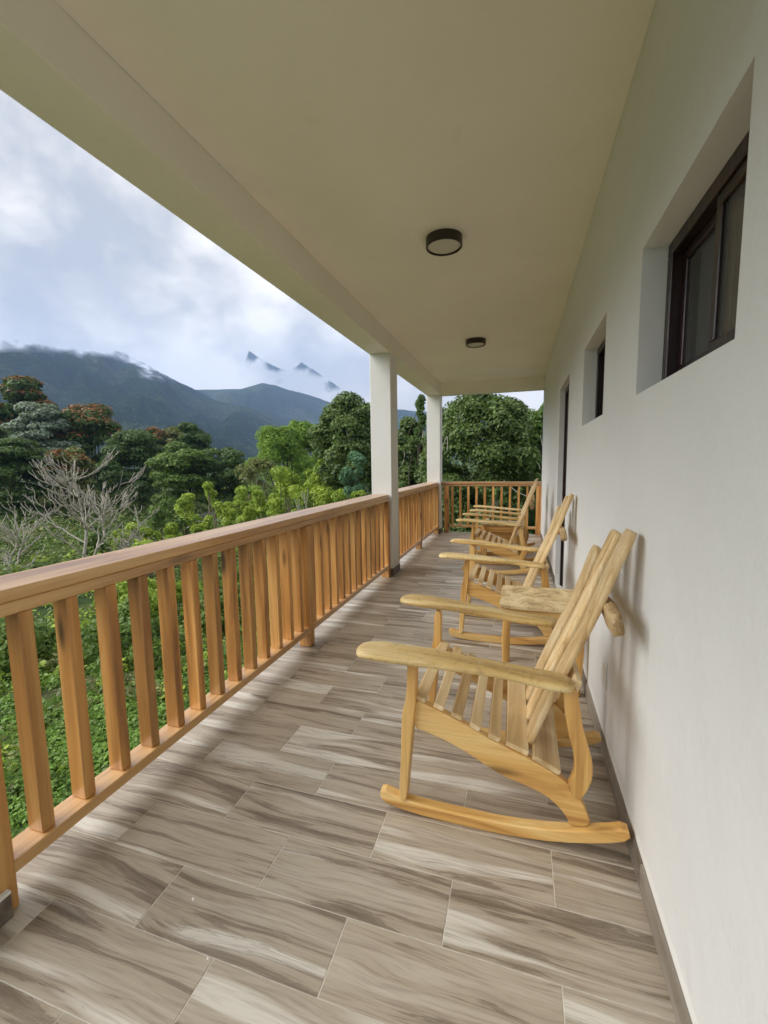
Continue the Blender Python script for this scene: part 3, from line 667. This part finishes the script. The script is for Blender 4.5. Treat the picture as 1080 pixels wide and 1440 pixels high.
# ------------------------------------------------------------------ side table
def make_table(x, y, label):
    t = thing('side_table', label, 'side table', (x, y, 0), 'rustic side tables between the chairs')
    bm = bmesh.new(); n = 40; pts = []
    for k in range(n):
        a = 2*math.pi*k/n; ca, sa = math.cos(a), math.sin(a); p = 26.0
        r = 1/((abs(ca)**p+abs(sa)**p)**(1/p)); j = 1+0.012*math.sin(3*a+1)+0.010*math.sin(7*a)
        pts.append((0.243*ca*r*j, 0.218*sa*r*j))
    top = [bm.verts.new((px, py, .5225)) for px, py in pts]; bot = [bm.verts.new((px*.985, py*.985, .4975)) for px, py in pts]
    bm.faces.new(top); bm.faces.new(bot[::-1])
    for k in range(n): bm.faces.new((top[k], bot[k], bot[(k+1) % n], top[(k+1) % n]))
    bmesh.ops.recalc_face_normals(bm, faces=bm.faces)
    ed = [e_ for e_ in bm.edges if abs(e_.verts[0].co.z-e_.verts[1].co.z) < 1e-6]
    bmesh.ops.bevel(bm, geom=ed, offset=0.004, segments=2, affect='EDGES', profile=0.5)
    link('tabletop', from_bm('tabletop', bm), table_rough, t)
    for sy in (-1, 1): box('apron', -.195, .195, sy*.175-.011, sy*.175+.011, .412, .497, chair_x, t, 0.003)
    for sx in (-1, 1): box('apron', sx*.19-.011, sx*.19+.011, -.163, .163, .412, .497, chair_y, t, 0.003)
    for sx in (-1, 1):
        for sy in (-1, 1):
            S_ = [((sx*(.200+dx), sy*.180, z), (w, 0, 0), (0, .019, 0)) for z, w, dx in ((.0008, .016, .0), (.06, .015, .0), (.18, .019, .004), (.30, .024, .004), (.40, .022, .0), (.497, .021, .0))]
            loft('leg', S_, chair_z, t, 12, 5.0, 0.03, 60+sx*2+sy)
    return t
make_table(0.145, 2.785, 'side table with rough flecked top between the first and second rocking chairs')
make_table(-0.245, 6.20, 'side table wedged between the two farthest rocking chairs')

# tiny pale specks of dust and paint dropped on the tiles
dm = flat('paint_drop', (0.75, 0.74, 0.70), 0.6)
for (x, y, s) in ((-0.958, 0.985, .004), (-0.80, 0.86, .003), (-0.93, 1.62, .003)):
    o = link('paint_fleck', box_mesh('paint_fleck', s*1.6, s*2.6, 0.0012, 0.0004), dm, None, (x, y, 0.0008), (0, 0, s*200))
    tag(o, {0.985: 'larger white paint fleck on the near left floor tiles', 0.86: 'small white fleck on the dark tile nearest the viewer on the left'}.get(y, 'faint white fleck on a tile beside the middle of the near railing'), 'paint fleck', 'flecks on the tiles')

# ------------------------------------------------------------------ vegetation
nr = np.random.RandomState(12)
def leaf_quads(P, Nn, size, aspect=0.55, rs=nr, droop=0.0):
    """one folded diamond leaf per point"""
    n = len(P); t = rs.randn(n, 3); t[:, 2] -= droop; t -= (t*Nn).sum(1, keepdims=True)*Nn; t /= np.linalg.norm(t, axis=1, keepdims=True)+1e-9
    b = np.cross(Nn, t); s = (size*(0.6+0.8*rs.rand(n)))[:, None]
    V = np.stack([P+t*s, P+b*s*aspect+Nn*s*0.12, P-t*s, P-b*s*aspect+Nn*s*0.12], 1).reshape(-1, 3)
    return V, np.arange(n*4).reshape(-1, 4)
def blob_points(n, c, r, rs=nr, flat_=1.0, shell=0.45, lower=0.35):
    """points in the outer shell of an ellipsoid blob, thinner underneath"""
    v = rs.randn(n, 3); v /= np.linalg.norm(v, axis=1, keepdims=True); v[:, 2] = np.where(rs.rand(n) < lower, v[:, 2], np.abs(v[:, 2]))
    rad = (1-shell*rs.rand(n)**1.5)[:, None]; P = c+v*rad*r*np.array([1, 1, flat_])
    nn = v*np.array([1, 1, 1/flat_])+rs.randn(n, 3)*0.55+np.array([0, 0, 0.35]); nn /= np.linalg.norm(nn, axis=1, keepdims=True)
    return P, nn
def tube(paths, seg=6):
    """paths: list of (points, radii)"""
    V = []; F = []; o = 0
    for pts, rad in paths:
        pts = np.asarray(pts, float)
        for i, p in enumerate(pts):
            d = pts[min(i+1, len(pts)-1)]-pts[max(i-1, 0)]; d /= np.linalg.norm(d)+1e-9
            a = np.cross(d, [0.31, 0.17, 0.93] if abs(d[2]) < 0.9 else [1, 0, 0]); a /= np.linalg.norm(a)+1e-9; b = np.cross(d, a)
            for k in range(seg):
                w = 2*math.pi*k/seg; V.append(p+(a*math.cos(w)+b*math.sin(w))*rad[i])
        for i in range(len(pts)-1):
            for k in range(seg): F.append((o+i*seg+k, o+i*seg+(k+1) % seg, o+(i+1)*seg+(k+1) % seg, o+(i+1)*seg+k))
        o += len(pts)*seg
    return np.array(V), np.array(F)
def limb(a, b, r0, r1, rs, n=6, wob=0.06):
    a, b = np.array(a, float), np.array(b, float); L_ = np.linalg.norm(b-a); t = np.linspace(0, 1, n)[:, None]
    P = a+(b-a)*t+np.sin(t*math.pi)*(rs.randn(1, 3)*wob*L_)+rs.randn(n, 3)*0.012*L_*np.sin(t*math.pi)
    return P, np.linspace(r0, r1, n)
def tree(name, label, kind, x, y, zt, zb, R):
    rs = np.random.RandomState(int(abs(x*13+y*7)*10) % 99991)
    gz = float(ground_z(x, y)); d = math.hypot(x, y); H_ = zt-zb; zc = (zt+zb)/2
    t = thing(name, label, 'tree' if kind != 'bamboo' else 'bamboo', (x, y, gz), 'trees in the valley')
    base = np.array([x, y, gz]); zt, zb, zc = zt-gz, zb-gz, zc-gz
    px = d/433.0                               # metres per picture pixel at that distance
    mat, leaf, nl, fl_, m, lr = {'flowering': ('dark', 1.5, 15000, 0.62, 34, 0.30), 'flowering_olive': ('olive', 1.5, 9000, 0.7, 22, 0.32), 'silver': ('silver', 1.6, 14000, 0.5, 40, 0.26),
        'layered': ('dark', 1.5, 16000, 0.42, 44, 0.30), 'umbrella': ('dark', 1.5, 14000, 0.58, 36, 0.30), 'dark': ('dark', 1.5, 9000, 0.6, 24, 0.34), 'olive': ('olive', 1.5, 8000, 0.8, 22, 0.34),
        'umbrella_light': ('mid', 1.5, 14000, 0.55, 38, 0.28), 'bamboo': ('bamboo', 1.7, 13000, 1.1, 30, 0.28), 'twiggy': ('olive', 1.4, 3500, 1.0, 22, 0.30), 'dense': ('dense', 2.0, 34000, 0.9, 90, 0.30),
        'dense_big': ('dense', 2.1, 60000, 0.9, 150, 0.22), 'dense_light': ('denselight', 2.1, 24000, 0.9, 60, 0.28), 'bluegreen': ('blue', 2.0, 2600, 1.0, 10, 0.4), 'spire': ('dark', 1.8, 3600, 1.3, 22, 0.42)}[kind]
    size = leaf*0.82*px
    if kind in ('flowering', 'flowering_olive', 'silver', 'layered', 'umbrella', 'dark', 'olive', 'umbrella_light', 'bamboo'):
        zb = max(0.6, zb-0.75*H_); H_ = zt-zb; zc = (zt+zb)/2; m = int(m*1.7); nl = int(nl*1.75); R = R*1.08
    Ps, Ns, cs = [], [], []
    for i in range(m):
        v = rs.randn(3); v /= np.linalg.norm(v); rr = rs.rand()**(1/3)*0.80
        if kind in ('dense', 'dense_big', 'dense_light', 'spire'):
            z01 = rs.rand() if kind != 'spire' else (i+0.5)/m; prof = {'spire': 0.15+0.85*(1-z01)}.get(kind, min(1.0, 1.9*(1-z01)**0.5))
            a = rs.rand()*6.28; q = (0.35+0.65*rs.rand()**0.5)*prof*0.85
            c = np.array([math.cos(a)*q*R, math.sin(a)*q*R, zb+H_*(0.02+0.90*z01)]); r = lr*R*(0.75+0.5*rs.rand())
        else:
            c = np.array([v[0]*rr*R, v[1]*rr*R, zb+H_*(0.08+0.86*math.sqrt(max(0, 1-(v[0]**2+v[1]**2)*rr*rr))*rs.choice([0.25, 0.5, 0.75, 0.9, 1.0]))])
            r = lr*R*(0.75+0.6*rs.rand())
        c[2] = min(c[2], zt-r*fl_*0.9)
        k = max(40, int(nl/m*(r/(lr*R))**2))
        P, nn = blob_points(k, c, r, rs, fl_); Ps.append(P); Ns.append(nn); cs.append((c, r))
    P, nn = np.concatenate(Ps), np.concatenate(Ns)
    V, F = leaf_quads(P, nn, size, 0.34 if kind in ('bamboo', 'bluegreen') else 0.6, rs, 0.9 if kind == 'bamboo' else 0.2)
    link('crown', quads_mesh('crown', V, F, [LM[mat]]), None, t)
    tr = 0.022*max(H_, 3)
    paths = [limb((0, 0, -0.3), (rs.randn()*.1*R, rs.randn()*.1*R, zc), tr, tr*0.45, rs)]
    top = paths[0][0][-1]; ordr = sorted(cs, key=lambda q_: -q_[1])[:14 if kind in ('twiggy',) else 9]
    for c, r in ordr:
        k = rs.randint(2, 5); paths.append(limb(paths[0][0][k], c, tr*0.4, tr*0.10, rs, 6, 0.09))
    V, F = tube(paths, 6); link('trunk', quads_mesh('trunk', V, F, [palebark if kind in ('dense', 'dense_big', 'twiggy') else bark]), None, t)
    if kind.startswith('flowering'):
        P2, N2 = [], []
        for c, r in cs:
            if c[2]+r*fl_ > zb+H_*0.72 and (rs.rand() < 0.85) and (c[0]*0.8+c[1]*0.5 > -0.75*R or kind != 'flowering'):
                a, b_ = blob_points(int(85*(r/(lr*R))), c+np.array([0, 0, 0.06*r]), r*1.03, rs, fl_, 0.10, 0.0); kk = a[:, 2] > c[2]+0.25*r*fl_; P2.append(a[kk]); N2.append(b_[kk])
        V, F = leaf_quads(np.concatenate(P2), np.concatenate(N2), size*0.95, 0.8, rs); o = link('blossom', quads_mesh('blossom', V, F, [LM['orange']]), None, t)
    if kind in ('dense', 'dense_big'):        # bare pale twigs and lianas among the leaves
        for i in range(12 if kind == 'dense_big' else 4):
            a = rs.rand()*6.28; c = np.array([math.cos(a)*R*0.95, -abs(math.sin(a))*R*0.95, zb+H_*rs.rand()*0.75]); e_ = c+np.array([rs.randn()*0.5, -0.1, 0.5+rs.rand()*1.2])*0.5
            V, F = tube([limb(c, e_, px*0.40, px*0.18, rs, 6, 0.10)], 4); link('bare_twig', quads_mesh('bare_twig', V, F, [palebark]), None, t)
    return t
TREES = [
    ('flowering_tree', 'tall dark tree with orange blossom on its crown, highest on the left below the mountain', 'flowering', -112.4, 75.0, 23.1, 9.8, 6.75),
    ('flowering_tree', 'wide dark dome shaped tree with orange blossom, behind the bare tree', 'flowering', -77.6, 62.0, 13.5, -2.9, 6.67),
    ('flowering_tree', 'orange blossoming tree at the far left edge under the tallest crown', 'flowering', -95.5, 58.0, 15.3, 2.8, 3.52),
    ('silver_tree', 'pale silvery green tree between the two orange blossoming crowns on the left', 'silver', -79.8, 56.0, 13.6, 0.7, 6.25),
    ('dark_feathery_tree', 'dark feathery layered tree at the left edge behind the bare branches', 'layered', -66.6, 42.0, 6.0, -5.5, 5.09),
    ('flowering_tree', 'small olive tree with orange tips rising right behind the bare grey tree', 'flowering_olive', -61.8, 46.0, 4.7, -4.9, 3.67),
    ('umbrella_tree', 'dark umbrella shaped tree right of the wide blossoming dome', 'umbrella', -64.2, 60.0, 7.9, -3.9, 5.73),
    ('flowering_tree', 'distant small tree with a flat cap of orange blossom in the middle of the woods', 'flowering', -81.9, 82.0, 10.6, 2.6, 4.0),
    ('umbrella_tree', 'tall dark spreading tree poking above the middle of the woods', 'dark', -74.0, 86.0, 12.3, 0.8, 4.73),
    ('olive_tree', 'pale olive round tree left of the tall dark spreading one', 'olive', -85.7, 92.0, 11.7, 0.8, 4.78),
    ('umbrella_tree', 'mid green umbrella tree in the centre of the woods above the dark hollow', 'umbrella_light', -50.4, 56.0, 5.2, -4.9, 5.15),
    ('umbrella_tree', 'dark round topped tree at the right end of the valley woods', 'dark', -47.1, 62.0, 4.6, -4.5, 4.78),
    ('bamboo', 'broad clump of bright green bamboo left of the big dark tree', 'bamboo', -29.5, 50.0, 6.3, -1.0, 4.04),
    ('bamboo', 'tall hazy bamboo plumes standing behind the broad bright clump', 'bamboo', -31.6, 60.0, 8.4, 0.7, 3.25),
    ('twiggy_tree', 'thin greyish olive tree in front of the bamboo', 'twiggy', -26.5, 40.0, 2.5, -3.9, 2.27),
    ('broad_tree', 'big dense dark tree just left of the middle white column', 'dense', -10.9, 28.0, 6.3, -3.2, 2.73),
    ('palm_tree', 'blue green tufted young tree left of the middle column above the rail', 'bluegreen', -8.5, 22.0, 2.1, -0.9, 0.77),
    ('slender_tree', 'dark tree seen between the two white columns', 'dense', -6.6, 26.0, 4.2, -1.6, 1.49),
    ('slender_tree', 'thin dark spire shaped tree poking up beside the corner column', 'spire', -5.5, 25.0, 5.6, -0.7, 0.5),
    ('broad_tree', 'huge leafy tree filling the view beyond the end railing', 'dense_big', -1.6, 19.0, 4.5, -3.0, 2.8),
    ('broad_tree', 'lighter green tree at the right beyond the end railing beside the wall', 'dense_light', 1.5, 21.0, 4.4, -3.2, 1.48),
    ('broad_tree', 'dark leafy tree in the right half of the end opening, behind the huge one', 'dense', 0.3, 26.0, 4.5, -4.4, 2.03),
]
SHRUBS = [
    (-27.2, 24.0, -3.04, -5.03, 0.88),
    (-31.6, 30.0, -3.49, -6.05, 1.26),
    (-33.2, 34.0, -2.17, -5.14, 1.54),
    (-32.4, 36.0, -1.33, -5.06, 1.45),
    (-25.8, 32.0, 0.36, -3.17, 0.82),
    (-23.0, 30.0, -1.38, -3.86, 1.05),
    (-24.2, 34.0, -0.23, -3.84, 1.31),
    (-19.3, 30.0, -0.5, -3.17, 1.02),
    (-16.0, 28.0, 1.48, -2.14, 1.14),
    (-14.1, 29.0, 1.76, -1.05, 0.94),
    (-13.1, 26.0, 0.7, -2.04, 1.13),
    (-11.1, 25.0, 0.36, -2.06, 0.98),
    (-13.7, 23.0, -0.57, -2.22, 0.69),
    (-20.3, 24.0, -1.77, -3.71, 0.67),
    (-20.1, 19.0, -2.81, -4.37, 0.89),
    (-7.7, 20.0, 0.07, -1.53, 0.42),
    (-20.9, 22.0, -2.14, -4.2, 0.72),
    (-14.6, 21.0, -0.91, -2.66, 0.65),
    (-33.7, 27.0, -3.14, -6.48, 1.07),
    (-10.9, 20.0, -0.87, -1.99, 0.52),
]

for T_ in TREES: tree(*T_)

wh = ['at the left foot of the light green thicket', 'just right of the bare branches', 'behind the pale clearing on its left', 'low beside the bare tree under the dark hollow', 'tall and thin like a lollipop, its stem showing', 'just right of the thin lollipop shaped one', 'at the middle of the thicket',
      'left of the two tallest light shrubs', 'tallest, hanging clump left of the big dark tree', 'upright plume reaching highest beside the big dark tree', 'full clump below the upright plume', 'rightmost full clump under the big dark tree', 'low on the right just above the rail', 'over the pale rocks near the rail', 'lowest on the left, touching the rail in view',
      'small tuft beside the middle column', 'at the near edge of the pale clearing', 'small one above the rail right of the clearing', 'dull one within the bare branches', 'narrow one between the tallest and the rail']
for i, (x, y, zt, zb, R) in enumerate(SHRUBS):
    rs = np.random.RandomState(500+i); gz = float(ground_z(x, y)); d = math.hypot(x, y); px = d/433.0
    t = thing('light_shrub', 'yellow green shrub '+wh[i], 'shrub', (x, y, gz), 'yellow green shrubs beyond the railing')
    zt, zb = zt-gz, zb-gz; Ps, Ns, pa = [], [], []
    m = 9 if i != 4 else 5
    for k in range(m):
        f = rs.rand(); c = np.array([rs.randn()*R*0.42, rs.randn()*R*0.42, zb+(zt-zb)*(0.28+0.62*f)]); r = R*(0.36+0.22*rs.rand()); c[2] = min(c[2], zt-r*0.8)
        P, nn = blob_points(int(230*max(1, 0.9/px*0.05)), c, r, rs, 0.85, 0.5, 0.5); Ps.append(P); Ns.append(nn)
        P, nn = blob_points(70, c-np.array([0, 0, r*0.7]), r*0.75, rs, 1.3, 0.6, 0.6); Ps.append(P); Ns.append(nn)
        pa.append(limb((rs.randn()*0.08, rs.randn()*0.08, -0.2), c, px*0.8, px*0.35, rs, 6, 0.05))
    V, F = leaf_quads(np.concatenate(Ps), np.concatenate(Ns), 1.5*px, 0.42, rs, 0.8); link('foliage', quads_mesh('foliage', V, F, [LM['light'] if i not in (18, 2) else LM['mid']]), None, t)
    V, F = tube(pa, 5); link('stem', quads_mesh('stem', V, F, [greenbark]), None, t)

def dead_tree(x, y, zt, label, seed, spread, wide, r0=0.11, stems=4, depth=5):
    rs = np.random.RandomState(seed); gz = float(ground_z(x, y)); t = thing('bare_tree', label, 'tree', (x, y, gz), 'bare grey trees'); Ht = zt-gz
    main, fine = [], []; mr = math.hypot(x, y)/433*0.24
    def rise(p, az, el, L_, r, k):        # a branch that leaves at a low angle and turns up
        n = 7; pts = [np.array(p, float)]
        for i in range(n):
            e_ = el+(1.45-el)*(i/n)**1.1*0.85; pts.append(pts[-1]+np.array([math.cos(az)*math.cos(e_), math.sin(az)*math.cos(e_), math.sin(e_)])*L_/n+rs.randn(3)*0.022*L_); az += rs.randn()*0.13
        pts = np.array(pts); rad = np.maximum(np.linspace(r, r*0.35, n+1), mr); (main if k == 0 else fine).append((pts, rad))
        if k >= depth-2: return
        for j in range((10, 5, 4)[min(k, 2)] if k == 0 else (5 if k == 1 else 3)):
            i = rs.randint(1 if k == 0 else 2, n); f = i/n
            rise(pts[i], az+rs.rand()*6.28 if k == 0 else az+rs.uniform(-1.1, 1.1), rs.uniform(0.25, 0.75), L_*(1-0.45*f)*rs.uniform(0.50, 0.72), rad[i]*0.62, k+1)
    for q_ in range(stems): rise((rs.randn()*0.2*q_, rs.randn()*0.2*q_, -0.2), rs.rand()*6.28, 1.42 if q_ == 0 else 1.0, Ht*(1.0 if q_ == 0 else 0.75), r0, 0)
    allp = np.concatenate([p for p, _ in main+fine]); kz = Ht/allp[:, 2].max(); kx = wide/np.percentile(np.hypot(allp[:, 0], allp[:, 1]), 97); sc_ = np.array([kx, kx, kz])
    main, fine = [(p*sc_, q_) for p, q_ in main], [(p*sc_, q_) for p, q_ in fine]
    V, F = tube(main, 6); link('trunk', quads_mesh('trunk', V, F, [palebark]), None, t)
    V, F = tube(fine, 4); link('branches', quads_mesh('branches', V, F, [palebark]), None, t)
dead_tree(-26.6, 20.0, 2.7, 'large leafless pale grey tree with many upright branches behind the near rail', 3, 0.8, 3.9, 0.12, 2, 5)
dead_tree(-31.5, 19.0, 0.2, 'low bare grey tree at the left edge beside the large leafless one', 8, 1.2, 2.6, 0.07, 3, 4)
dead_tree(-22.5, 21.0, -1.0, 'small bare grey tree right of the large leafless one among yellow green leaves', 15, 0.9, 2.0, 0.05, 2, 4)
dead_tree(-9.4, 18.0, 0.2, 'thin bare twigs over the rail just left of the middle column', 19, 1.0, 1.0, 0.03, 2, 4)

# near bushes seen between the balusters
for i, (x, y, h, R, mt, lab) in enumerate((
    (-9.6, 8.6, 1.9, 1.2, 'mid', 'leafy bush below the railing behind its first balusters'), (-8.2, 11.6, 2.3, 1.4, 'mid', 'dense leafy bush below the middle of the near railing'),
    (-6.6, 13.0, 2.5, 1.2, 'light', 'paler leafy bush seen through the narrow gaps of the near railing'), (-12.4, 11.8, 2.0, 1.5, 'light', 'yellowish bush at the far edge of the grass'),
    (-13.5, 7.4, 1.4, 1.3, 'mid', 'low dark bush at the left edge of the grass'), (-5.2, 16.5, 3.4, 1.6, 'dense', 'tall dark bush behind the railing between the columns'),
    (-3.2, 14.0, 2.8, 1.3, 'dense', 'dark bush below the far end of the balcony, left part'), (-1.0, 12.8, 2.8, 1.5, 'dense', 'dark bush behind the end railing, middle'), (1.2, 13.5, 2.9, 1.4, 'denselight', 'greener bush behind the end railing, right part'),
    (-10.8, 15.4, 2.3, 1.5, 'mid', 'leafy bush beyond the grass right of the yellowish one'))):
    rs = np.random.RandomState(900+i); gz = float(ground_z(x, y)); d = math.hypot(x, y); px = d/433
    t = thing('leafy_bush', lab, 'bush', (x, y, gz), 'leafy bushes below the balcony'); Ps, Ns, pa = [], [], []
    for k in range(22):
        a = rs.rand()*6.28; q = R*rs.rand()**0.5; c = np.array([math.cos(a)*q, math.sin(a)*q, h*(0.15+0.7*rs.rand())*(1.05-0.4*q/R)]); P, nn = blob_points(260, c, R*(0.22+0.14*rs.rand()), rs, 0.9, 0.6, 0.5); Ps.append(P); Ns.append(nn)
        if k % 2 == 0: pa.append(limb((0, 0, -0.1), c*1.15, 0.018, 0.006, rs, 6, 0.06))
    V, F = leaf_quads(np.concatenate(Ps), np.concatenate(Ns), 2.3*px, 0.5, rs, 0.5); link('foliage', quads_mesh('foliage', V, F, [LM[mt]]), None, t)
    V, F = tube(pa, 5); link('stem', quads_mesh('stem', V, F, [palebark]), None, t)

# ground cover: leafy grass near the house, brush further down, woods on the valley floor
def scatter(name, label, n, rmin, rmax, azr, size_px, mat_names, hgt, flt, seed, keep=None, per=7, rad_px=5.0, minr=0.1):
    rs = np.random.RandomState(seed); az = np.radians(rs.uniform(*azr, n)); r = np.sqrt(rs.uniform(rmin**2, rmax**2, n)) if rmax/rmin < 4 else np.exp(rs.uniform(np.log(rmin), np.log(rmax), n))
    x, y = -np.sin(az)*r, np.cos(az)*r
    if keep is not None: k = keep(x, y); x, y, r = x[k], y[k], r[k]
    n = len(x); px = r/433.0; rad = np.maximum(rad_px*px*(0.5+rs.rand(n)), minr); z = ground_z(x, y)+hgt*rad
    C_ = np.stack([x, y, z], -1); v = rs.randn(n, per, 3); v /= np.linalg.norm(v, axis=2, keepdims=True); v[..., 2] = np.where(rs.rand(n, per) < 0.75, np.abs(v[..., 2]), v[..., 2])
    P = C_[:, None, :]+v*rad[:, None, None]*(0.6+0.4*rs.rand(n, per, 1))*np.array([1, 1, flt]); nn = v+rs.randn(n, per, 3)*0.5+np.array([0, 0, 0.5]); nn /= np.linalg.norm(nn, axis=2, keepdims=True)
    sz = np.repeat(px*size_px, per); P, nn = P.reshape(-1, 3), nn.reshape(-1, 3)
    V, F = leaf_quads(P, nn, sz, 0.6, rs); mi = np.repeat(rs.randint(0, len(mat_names), n), per)
    o = link(name, quads_mesh(name, V, F, [LM[q_] for q_ in mat_names], mi), None); tag(o, label, kind='stuff'); return o
def near_keep(x, y): return (x < -2.6) | (y > 9.5)
scatter('grass', 'lush green leafy grass below the balcony', 40000, 3.2, 17.0, (22, 100), 2.0, ['grass', 'grass', 'mid'], 0.35, 0.9, 41, lambda x, y: near_keep(x, y) & (fbm(x*0.7, y*0.7, 8)+0.10*np.random.RandomState(1).rand(len(x)) < 0.66), 7, 4.2, 0.03)
scatter('tall_weeds', 'taller pale weeds tufted over the grass', 2600, 4.0, 18.0, (22, 100), 2.6, ['light', 'olive', 'mid'], 0.5, 1.6, 49, lambda x, y: near_keep(x, y) & (fbm(x*0.35, y*0.35, 18) > 0.50), 14, 6.5, 0.05)
scatter('dry_litter', 'brown leaf litter in the gaps of the grass', 9000, 3.4, 18.0, (20, 100), 1.3, ['dry', 'olive'], 0.1, 0.3, 43, lambda x, y: near_keep(x, y) & (fbm(x*0.7, y*0.7, 8) > 0.54), 4, 3.0, 0.02)
def off_clearing(x, y): return ((np.hypot((x+48)/12.0, (y-56)/9.0) > 1)) & near_keep(x, y)
scatter('undergrowth', 'dark green brush covering the slope beyond the grass', 9000, 13.0, 75.0, (-30, 100), 1.7, ['mid', 'dense', 'light', 'olive', 'denselight'], 0.35, 0.8, 44, off_clearing, 16, 6.5)
scatter('thicket', 'dark thicket closing the ground between the valley trees', 5200, 42.0, 130.0, (-30, 100), 1.5, ['dark', 'mid', 'dense', 'olive'], 0.55, 0.9, 47, off_clearing, 26, 11)
scatter('distant_woods', 'woods filling the valley floor below the mountains', 9000, 80.0, 1500.0, (-40, 110), 1.5, ['far', 'dark', 'mid', 'olive'], 0.4, 0.8, 45, None, 12, 5.5, 2.5)

# pale stony clearing between the shrubs
def stone_field(cx, cyy, rx, ry, n, seed):
    rs = np.random.RandomState(seed); V, F = [], []; o = 0
    base = bmesh.new(); bmesh.ops.create_icosphere(base, subdivisions=1, radius=1.0); bv = np.array([v.co[:] for v in base.verts]); bf = np.array([[v.index for v in f.verts] for f in base.faces]); base.free()
    for i in range(n):
        a = rs.rand()*6.28; q = rs.rand()**0.5; x, y = cx+math.cos(a)*q*rx, cyy+math.sin(a)*q*ry; s = 0.25+0.7*rs.rand()**2
        z = float(ground_z(x, y)); vv = bv*(1+0.25*rs.randn(len(bv), 1))*s*np.array([1, 1, 0.55]); V.append(vv+np.array([x, y, z+0.1*s])); F.append(bf+o); o += len(bv)
    return np.concatenate(V), np.concatenate(F)
V1, F1 = stone_field(-48, 56, 12, 9, 1500, 3); V2, F2 = stone_field(-43, 50, 5, 3, 200, 4)
st = link('stones', quads_mesh('stones', np.concatenate([V1, V2]), np.concatenate([F1, F2+len(V1)]), [rock_m]), None); tag(st, 'pale grey stones in the clearing among the shrubs', kind='stuff')
